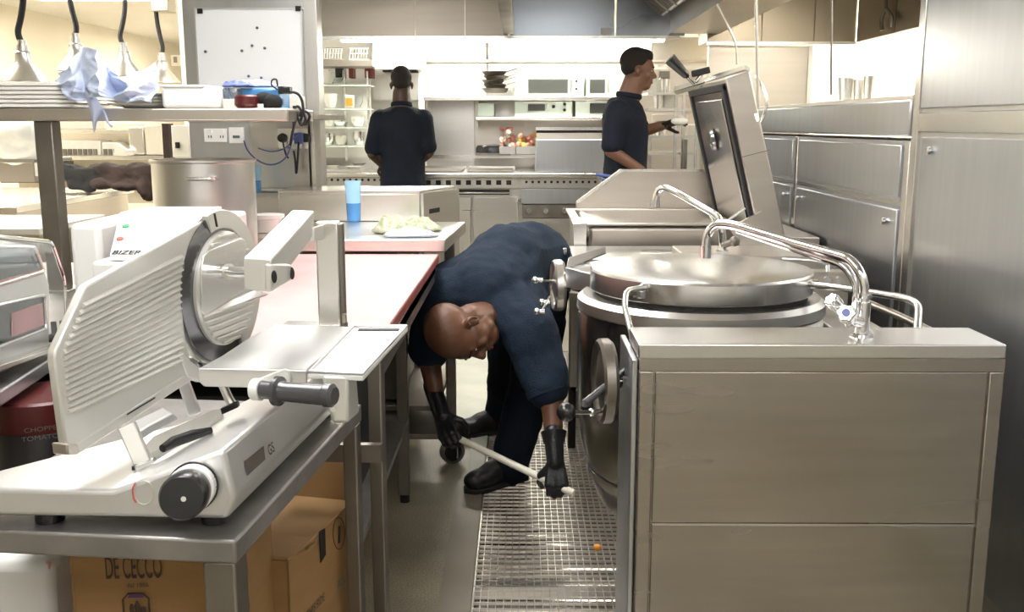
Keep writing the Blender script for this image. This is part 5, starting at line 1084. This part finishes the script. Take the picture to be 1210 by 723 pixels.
part('splashback', MB().prism([(PY(680, 260, 4.9).x, 4.9, .5), (.95, 4.9, .5), (.95, 4.9, zs1), (PY(733, 200, 4.9).x, 4.9, zs1), (PY(681, 238, 4.9).x, 4.9, PY(681, 238, 4.9).z)], (0, .03, 0)), 'steel_warm', bpn, bevel=.003)
part('splash_lip', MB().prism([PY(681, 238, 4.89), PY(733, 200, 4.89), PY(845, 200, 4.89), PY(845, 203, 4.89), PY(735, 203, 4.89), PY(683, 241, 4.89)], (0, .012, 0)), 'steel_bright', bpn)
part('pan_floor_rim', fbox(683, 240, 848, 243, 4.885, .01), 'steel_warm', bpn)
part('right_pedestal', MB().box(.93, 1.22, 4.05, 4.95, 0, .90), 'steel_warm', bpn, bevel=.004)
part('left_pedestal', MB().box(xl - .0, xl + .10, 4.5, 4.85, 0, .6), 'steel_dull', bpn)
# lid: thick leaning slab from near face (Y=4.0) to far (Y=4.85)
n_tl, n_tr = PY(857, 92, 4.0), PY(886, 83, 4.0); n_bl, n_br = PY(897, 283, 4.0), PY(928, 280, 4.0)
far = Vector((0, .85, 0))
nf = [n_bl, n_br, n_tr, n_tl]
part('lid_shell', MB().rings([nf, [p + far for p in nf]]), 'steel_warm', bpn, bevel=.006, seg=3)
e1 = (n_tl - n_bl).normalized(); e2 = Vector((0, 1, 0)); e3 = e1.cross(e2); e3 = e3 if e3.x < 0 else -e3
def LF(a, b, o=0): return n_bl + (n_tl - n_bl) * a + far * b + e3 * o
def lrect(a0, a1, b0, b1, o0, o1): return MB().prism([LF(a0, b0, o0), LF(a1, b0, o0), LF(a1, b1, o0), LF(a0, b1, o0)], e3 * (o1 - o0))
for r in ((0, .96, .02, .07), (0, .96, .93, .98), (.925, .97, .02, .98), (0, .03, .02, .98)): part('lid_gasket', lrect(*r, 0, .014), 'black_matte', bpn, bevel=.003)
part('lid_lining', lrect(.03, .925, .07, .93, .0, .005), 'blade', bpn, bevel=.002)
part('lid_emboss', lrect(.06, .88, .14, .86, .005, .012), 'vessel_steel', bpn, bevel=.006, seg=3)
c = LF(.62, .5, .02); part('vent_disc', MB().lathe([(0, 0), (.05, 0), (.045, .012), (.02, .02), (0, .02)], c, e3, 24), 'blade', bpn)
part('side_seam', MB().prism([LF(.52, -.003), LF(.52, -.003) - e3 * .115, LF(.515, -.003) - e3 * .115, LF(.515, -.003)], (0, .004, 0)), 'steel_dull', bpn)
part('top_flange', MB().rings([[PY(800, 107, 4.84), PY(886, 80, 4.02), PY(886, 85, 4.02), PY(800, 112, 4.84)], [PY(796, 103, 4.84), PY(880, 77, 4.02), PY(880, 82, 4.02), PY(796, 108, 4.84)]]), 'steel_bright', bpn)
part('lid_handle_stem', MB().tube([PY(820, 98, 4.5), PY(812, 90, 4.45)], .010).tube([PY(822, 97, 4.4), PY(829, 88, 4.4)], .008), 'chrome', bpn)
part('lid_grip', MB().cyl(PY(812, 90, 4.45), PY(791, 69, 4.45), .016, .028, 18), 'black', bpn, bevel=.004)
part('lid_grip', MB().obox(PY(828, 85, 4.4), (.038, 0, .009), (0, .014, 0), (-.003, 0, .014)), 'black', bpn, bevel=.004)
part('hinge_bracket', MB().prism([PY(862, 270, 3.98), PY(900, 250, 3.98), PY(935, 290, 3.98), PY(935, 310, 3.98), PY(880, 300, 3.98)], (0, .03, 0)), 'steel_warm', bpn)
# low ledge between kettle and pan
lg = thing('service_ledge', 'low stainless ledge joining the kettle and the tilting pan', 'ledge', (.5, 3.6, 0))
part('top', MB().box(PY(676, 300, 3.7).x, 1.1, 3.62, 4.0, .84, .87), 'steel', lg, bevel=.004); part('front', MB().box(.26, 1.08, 3.64, 3.98, .15, .84), 'steel_dull', lg)

# ================================================================ PEOPLE
def orth(T, Fd):
    T = Vector(T).normalized(); Fd = Vector(Fd); Fd = (Fd - T * Fd.dot(T)).normalized(); return T, Fd, T.cross(Fd)
def head(q, O, T, Fd, s=1, beard=0):
    T, Fd, Lf = orth(T, Fd); R = Matrix((Lf, Fd, T)).transposed(); O = Vector(O)
    W = lambda x, y, z: O + (Lf * x + Fd * y + T * z) * s
    E_ = lambda c, r: q.ell(W(*c), tuple(k * s for k in r), R, 24, 16)
    E_((0, -.012, .058), (.076, .097, .084)); E_((0, .02, .03), (.068, .078, .07)); E_((0, .028, -.02), (.060, .060, .075)); E_((0, .045, -.078), (.040, .042, .032)); E_((0, .02, -.06), (.052, .05, .045))
    q.chain([(W(0, .090, .012), .009 * s), (W(0, .110, -.022), .0125 * s)]); 
    for d in (-1, 1):
        q.ell(W(.012 * d, .098, -.028), (.0095 * s,) * 3, None, 10, 8); q.cap(W(.012 * d, .090, .028), .011 * s, W(.044 * d, .074, .026), .010 * s)
        q.ell(W(.036 * d, .064, -.022), (.022 * s, .018 * s, .022 * s), R, 12, 8)
        q.ell(W(.078 * d, -.006, 0), (.009 * s, .019 * s, .031 * s), R, 14, 10); q.ell(W(.082 * d, -.010, .006), (.010 * s, .015 * s, .022 * s), R, 12, 8)
        q.ell(W(.030 * d, .078, .008), (.0145 * s, .009 * s, .008 * s), R, 10, 8)
    q.cap(W(-.020, .086, -.050), .0075 * s, W(.020, .086, -.050), .0075 * s); q.cap(W(-.017, .086, -.061), .0085 * s, W(.017, .086, -.061), .0085 * s)
    return W, R
def face_bits(par, W, R, s=1):
    for d in (-1, 1):
        part('eye', MB().ell(W(.031 * d, .0795, .009), (.0105 * s, .0075 * s, .0055 * s), R, 14, 10), 'eye', par)
        part('pupil', MB().ell(W(.031 * d, .0865, .008), (.0045 * s, .003 * s, .0045 * s), R, 10, 8), 'black', par)
        part('eyebrow', MB().cap(W(.016 * d, .098, .032), .0035 * s, W(.046 * d, .082, .031), .003 * s), 'hair', par)
    part('lips', MB().cap(W(-.018, .0925, -.0505), .0045 * s, W(.018, .0925, -.0505), .0045 * s).cap(W(-.015, .0935, -.0605), .005 * s, W(.015, .0935, -.0605), .005 * s), 'lips', par)
def hand(q, w_, d, n, side=1, curl=1.0, s=1.0):
    d = Vector(d).normalized(); n = Vector(n); n = (n - d * n.dot(d)).normalized(); l = d.cross(n) * side; w_ = Vector(w_)
    offs = (.030, .0105, -.0105, -.029); L_ = (.070, .080, .074, .058)
    for o, ln in zip(offs, L_):
        k0 = w_ + d * (.086 - abs(o) * .25) * s + l * o * s
        q.cap(w_ + d * .008 * s + l * o * .55 * s, .015 * s, k0, .0125 * s)
        p = k0; a = 0
        for f, cr in ((.45, .45), (.32, .9), (.23, .6)):
            a += curl * cr; dd = (d * math.cos(a) + n * math.sin(a)); p2 = p + dd * ln * f * s; q.cap(p, .0095 * s, p2, .0085 * s); p = p2
    t0 = w_ + d * .022 * s + l * .024 * s + n * .008 * s; t1 = t0 + (d * .55 + l * .75 + n * .35).normalized() * .040 * s; t2 = t1 + (d * .75 + l * .15 + n * (.5 + .4 * curl)).normalized() * .032 * s; t3 = t2 + (d * .5 - l * .35 + n * .7 * curl).normalized() * .024 * s
    q.chain([(t0, .016 * s), (t1, .0125 * s), (t2, .0105 * s), (t3, .009 * s)])
def boot(t, ankle, dr, m='boot'):
    dr = Vector((dr[0], dr[1], 0)).normalized(); sd = Vector((dr.y, -dr.x, 0)); A = Vector((ankle[0], ankle[1], 0))
    W = lambda f, s_, z: A + dr * f + sd * s_ + Vector((0, 0, z))
    R = Matrix((sd, dr, Vector((0, 0, 1)))).transposed(); q = MB()
    q.ell(W(.145, 0, .045), (.050, .075, .038), R).ell(W(.05, 0, .06), (.044, .11, .05), R).ell(W(-.03, 0, .05), (.040, .045, .045), R).cap(W(-.01, 0, .07), .045, W(-.01, 0, .16), .048)
    q.hexa([W(-.06, -.035, .004), W(.19, -.04, .004), W(.19, .04, .004), W(-.06, .035, .004)], [W(-.06, -.035, .03), W(.19, -.035, .03), W(.19, .035, .03), W(-.06, .035, .03)])
    o = part('boot', q, m, t, remesh=.008, sm=4)
    sl_ = [(-.075, 0), (-.06, .036), (0, .038), (.08, .042), (.15, .050), (.20, .036), (.222, 0)]
    part('sole', MB().prism([W(f, s_, 0) for f, s_ in sl_] + [W(f, -s_, 0) for f, s_ in reversed(sl_[1:-1])], (0, 0, .02)), 'black_matte', o, bevel=.004)
    part('laces', MB().tube([W(.05, -.02, .108), W(.07, .02, .102), W(.09, -.02, .093), W(.11, .02, .085)], .003, n=6), 'jacket_b', o)
# ---- bending man
O1 = PY(549, 388, 3.28)
pm = thing('person', 'bald person in navy shirt bending low, gripping a white pole with black gloves', 'person', (0, 3.7, 0))
N1 = PY(592, 372, 3.46); SLh = PY(622, 384, 3.38); SRh = PY(521, 350, 3.50); CH1 = PY(578, 345, 3.52); MID = PY(600, 314, 3.70); PEL = PY(630, 309, 3.90)
ELl, WRl = PY(652, 474, 3.28), PY(655, 527, 3.20); ELr, WRr = PY(507, 424, 3.47), PY(516, 470, 3.42)
q = MB(); W1, R1_ = head(q, O1, (-.80, -.50, -.22), (.20, -.34, -.92), 1.0)
q.cap(W1(0, -.02, -.03), .056, N1, .060); q.cap(N1, .075, CH1, .11); q.chain([(CH1, .12), (MID, .12), (PEL, .115)])
q.cap(CH1, .09, SLh, .055); q.cap(CH1, .09, SRh, .055)
q.chain([(SLh, .050), (ELl, .040), (WRl, .028)]); q.chain([(SRh, .050), (ELr, .042), (WRr, .029)])
q.cap(WRl, .028, WRl + Vector((.005, -.01, -.06)), .026); q.cap(WRr, .028, WRr + Vector((.02, -.01, -.06)), .026)
HL, HR = PY(640, 330, 3.90), PY(608, 328, 4.03); KL, KR = PY(628, 450, 3.66), PY(600, 425, 4.12); AL, AR = PY(604, 548, 3.64), PY(592, 484, 4.28)
q.chain([(PEL, .11), (HL, .075), (KL, .05), (AL, .035)]); q.chain([(PEL, .11), (HR, .075), (KR, .05), (AR, .035)])
body = part('body', q, 'skin', pm, remesh=.0055, sm=3)
face_bits(pm, W1, R1_)
part('ear_fold', MB().tube([W1(.089, -.012, -.015), W1(.092, -.020, .005), W1(.091, -.010, .024), W1(.089, .004, .016)], .0035, n=8, bend=.01), 'skin', body)
# shirt
q = MB()
def ellv(c, r): q.ell(c, r, None, 24, 16)
q.chain([(CH1, .155), (MID, .162), (PEL, .158)])
q.cap(CH1 + Vector((.03, .02, -.02)), .150, MID + Vector((.02, 0, -.06)), .15)
q.cap(CH1, .12, SLh, .098); q.cap(CH1, .115, SRh, .092); q.cap(N1, .082, CH1, .12)
q.cap(MID, .13, SLh + Vector((0, .08, .0)), .10); q.cap(MID, .12, SRh + Vector((.0, .07, .02)), .085)
q.cap(SLh, .096, ELl + (SLh - ELl) * .22, .082); q.cap(SRh, .09, ELr + (SRh - ELr) * .15, .075)
q.cap(CH1 + Vector((.10, .03, -.10)), .10, MID + Vector((.10, -.04, -.12)), .09)
part('shirt', q, 'navy', pm, remesh=.010, sm=4, disp=.036, dscale=.14)
q = MB(); dN = (W1(0, -.02, -.05) - N1).normalized(); cN = N1 + dN * .075
part('collar', MB().lathe([(.066, -.03), (.071, .0), (.073, .018), (.067, .020), (.062, 0), (.06, -.03)], cN, dN, 36), 'navy', pm, disp=.006, dscale=.05)
cuff = ELl + (SLh - ELl) * .14; part('sleeve_cuff', MB().lathe([(.05, -.02), (.076, -.012), (.078, .012), (.05, .02)], cuff, (SLh - ELl), 28), 'navy', pm, disp=.008, dscale=.06)
q = MB(); q.cap(PEL + Vector((.0, .02, -.02)), .150, HL, .125); q.cap(PEL, .14, HR, .12)
q.chain([(HL, .120), (KL, .088), (AL + Vector((0, 0, .02)), .076), (AL + Vector((0, 0, -.01)), .072)]); q.chain([(HR, .115), (KR, .085), (AR + Vector((0, 0, .0)), .072)])
part('trousers', q, 'navy2', pm, remesh=.011, sm=4, disp=.025, dscale=.09)
part('side_pocket', MB().obox(PY(652, 392, 3.82), (.045, 0, -.012), (0, .05, 0), (.012, 0, .07)), 'navy2', pm, bevel=.012, seg=3)
part('belt_clip', MB().obox(PY(667, 297, 3.82), (.008, 0, 0), (0, .01, 0), (0, 0, .014)), 'steel_bright', pm, bevel=.003)
boot(pm, AL + Vector((.0, .01, 0)), (-.72, -.58)); boot(pm, AR, (-.75, -.35))
S0, S1 = PY(536, 515, 3.33), PY(678, 583, 3.12); Sd = (S1 - S0).normalized()
gl1, gl2 = MB(), MB()
g1 = PY(531, 512, 3.335); g2 = PY(658, 572, 3.155)
nA = Vector((0, 1, .1))
dA = (g1 - nA * .018 - WRr).normalized(); hand(gl1, g1 - dA * .088 - nA * .022, dA, nA, 1, 1.15, 1.0); gl1.cap(WRr + (WRr - g1).normalized() * .05, .034, g1 - dA * .08 - nA * .02, .030)
dB = (g2 - nA * .018 - WRl).normalized(); hand(gl2, g2 - dB * .088 - nA * .022, dB, nA, -1, 1.15, 1.0); gl2.cap(WRl + (WRl - g2).normalized() * .045, .034, g2 - dB * .08 - nA * .02, .030)
part('glove', gl1, 'glove', pm, remesh=.0045, sm=2); g_ = part('glove', gl2, 'glove', pm, remesh=.0045, sm=2)
part('glove_cuff', MB().lathe([(.036, -.02), (.040, .0), (.044, .018), (.040, .02), (.034, 0)], WRl + (ELl - WRl).normalized() * .03, ELl - WRl, 26), 'glove', g_, disp=.006, dscale=.04)
pole = thing('white_pole', 'cream white pole held low between two black gloves', 'pole', (S0 + S1) / 2)
part('shaft', MB().cyl(S0 - Sd * .03, S1, .0115, .0125, 20), 'pole', pole, bevel=.002)

# ---- standing people
def stand(label, x, y, h, fw, skin, arms, hairm='hair', headdir=None, T=(0, 0, 1), glove=None, rm=.011, lean=0, wsc=1.0):
    fw = Vector((*fw, 0)).normalized(); rt_ = Vector((fw.y, -fw.x, 0)); t = thing('person', label, 'person', (x, y, 0)); B = Vector((x, y, 0))
    W = lambda r, f, z: B + rt_ * r * h + fw * f * h + Vector((0, 0, z * h))
    hdv = Vector((*headdir, 0)) if headdir else fw
    q = MB(); HW, HR_ = head(q, W(0, .012 + lean, .932), T, hdv + Vector((0, 0, -.22)), h / 1.76)
    q.cap(W(0, lean, .90), .038 * h, W(0, lean * .6 - .008, .835), .042 * h)
    def rings(mb, prof):
        mb.rings([[W(a * math.cos(k * math.pi / 12), f + b * math.sin(k * math.pi / 12), z) for k in range(24)] for z, a, b, f in prof])
    rings(q, [(.47, .08, .055, 0), (.6, .075, .05, 0), (.75, .09, .055, 0), (.83, .06, .04, 0)])
    for d in (-1, 1):
        q.chain([(W(.05 * d, 0, .5), .045 * h), (W(.055 * d, .01, .28), .03 * h), (W(.055 * d, 0, .05), .02 * h)])
        sh, el, wr = arms[d]
        q.chain([(W(.06 * d, 0, .785), .030 * h), (sh, .024 * h), (el, .023 * h), (wr, .017 * h)])
    part('body', q, skin, t, remesh=.007, sm=3)
    face_bits(t, HW, HR_, h / 1.76)
    s_ = h / 1.76; hq = MB(); hq.ell(HW(0, -.018, .064), (.080 * s_, .098 * s_, .086 * s_), HR_, 24, 16); hq.ell(HW(0, -.048, .03), (.068 * s_, .060 * s_, .06 * s_), HR_, 20, 12); hq.ell(HW(0, .035, .095), (.06 * s_, .055 * s_, .045 * s_), HR_, 20, 12)
    part('hair', hq, hairm, t, remesh=.007, sm=2)
    q = MB(); k_ = wsc
    rings(q, [(.475, .103 * k_, .082, 0), (.50, .105 * k_, .083, 0), (.56, .100 * k_, .078, .004), (.64, .098 * k_, .076, .006), (.72, .108 * k_, .080, .004), (.78, .112 * k_, .078, 0), (.815, .098 * k_, .066, -.004), (.838, .058, .05, -.006), (.845, .04, .042, -.006)])
    for d in (-1, 1):
        sh, el, wr = arms[d]; en = sh + (el - sh) * .82
        q.cap(W(.015 * d, -.006, .815), .040 * h, sh, .036 * h); q.cap(W(.05 * d, -.002, .76), .062 * h, sh, .044 * h); q.cap(sh, .044 * h, en, .040 * h)
    part('shirt', q, 'navy_far', t, remesh=rm, sm=4, disp=.018, dscale=.12)
    part('collar', MB().lathe([(.042 * h, 0), (.047 * h, .01), (.045 * h, .032), (.040 * h, .034), (.039 * h, .01)], W(0, lean * .6 - .006, .842), Vector((0, 0, 1)) + fw * .15, 28), 'navy_far', t)
    q = MB(); rings(q, [(.44, .095, .072, 0), (.50, .1, .076, 0), (.53, .098, .072, 0)])
    for d in (-1, 1): q.chain([(W(.05 * d, 0, .46), .056 * h), (W(.055 * d, .01, .28), .042 * h), (W(.055 * d, 0, .06), .036 * h)])
    part('trousers', q, 'navy2', t, remesh=rm, sm=4, disp=.012, dscale=.1)
    for d in (-1, 1): boot(t, W(.055 * d, 0, 0), fw)
    for d in (-1, 1):
        sh, el, wr = arms[d]; q = MB(); dd = (wr - el).normalized(); hand(q, wr - dd * .01, dd, Vector((0, 0, -1)) + rt_ * -.4 * d, -d, .45, h / 1.76)
        part('hand' if not glove else 'glove', q, glove or skin, t, remesh=.006, sm=2)
        if glove: part('glove_cuff', MB().cyl(wr - dd * .07, wr + dd * .02, .026, .027, 20), glove, t)
    return t, W
Yp = 7.7; xP = PY(475, 140, Yp).x
aL = (PY(449, 141, Yp), PY(440, 182, Yp - .02), PY(452, 195, Yp + .22)); aR = (PY(500, 141, Yp), PY(507, 180, Yp), PY(494, 193, Yp + .18))
stand('person in dark navy shirt standing with back to the viewer at the range', xP, Yp, 1.763, (0, 1), 'skin_dark', {-1: aL, 1: aR}, wsc=.98)
Yq = 6.4; xQ = PY(738, 140, Yq).x
aR2 = (PY(730, 132, Yq - .16), PY(722, 178, Yq - .2), PY(757, 201, Yq - .22)); aL2 = (PY(742, 130, Yq + .15), PY(757, 156, Yq + .15), PY(784, 148, Yq + .1))
stand('person in profile, navy shirt and dark gloves, reaching out beside the open pan lid', xQ, Yq, 1.80, (1, 0), 'skin_far', {-1: aL2, 1: aR2}, T=(.06, 0, 1), lean=.03, glove='glove', wsc=.95)
c = PY(803, 143, 6.40); t = thing('white_bowl', 'small white bowl held in the outstretched dark glove', 'bowl', c)
part('bowl', MB().ell(c, (.055, .035, .028)), 'crock', t)
t = thing('blue_pen', 'blue marker strap lying at the range edge beside the profile man', 'pen', PY(718, 209, 6.2)); part('barrel', MB().tube([PY(704, 206, 6.25), PY(727, 209, 6.25)], .01, n=10).tube([PY(708, 211, 6.25), PY(722, 213, 6.25)], .007, n=10), 'cable_blue', t)
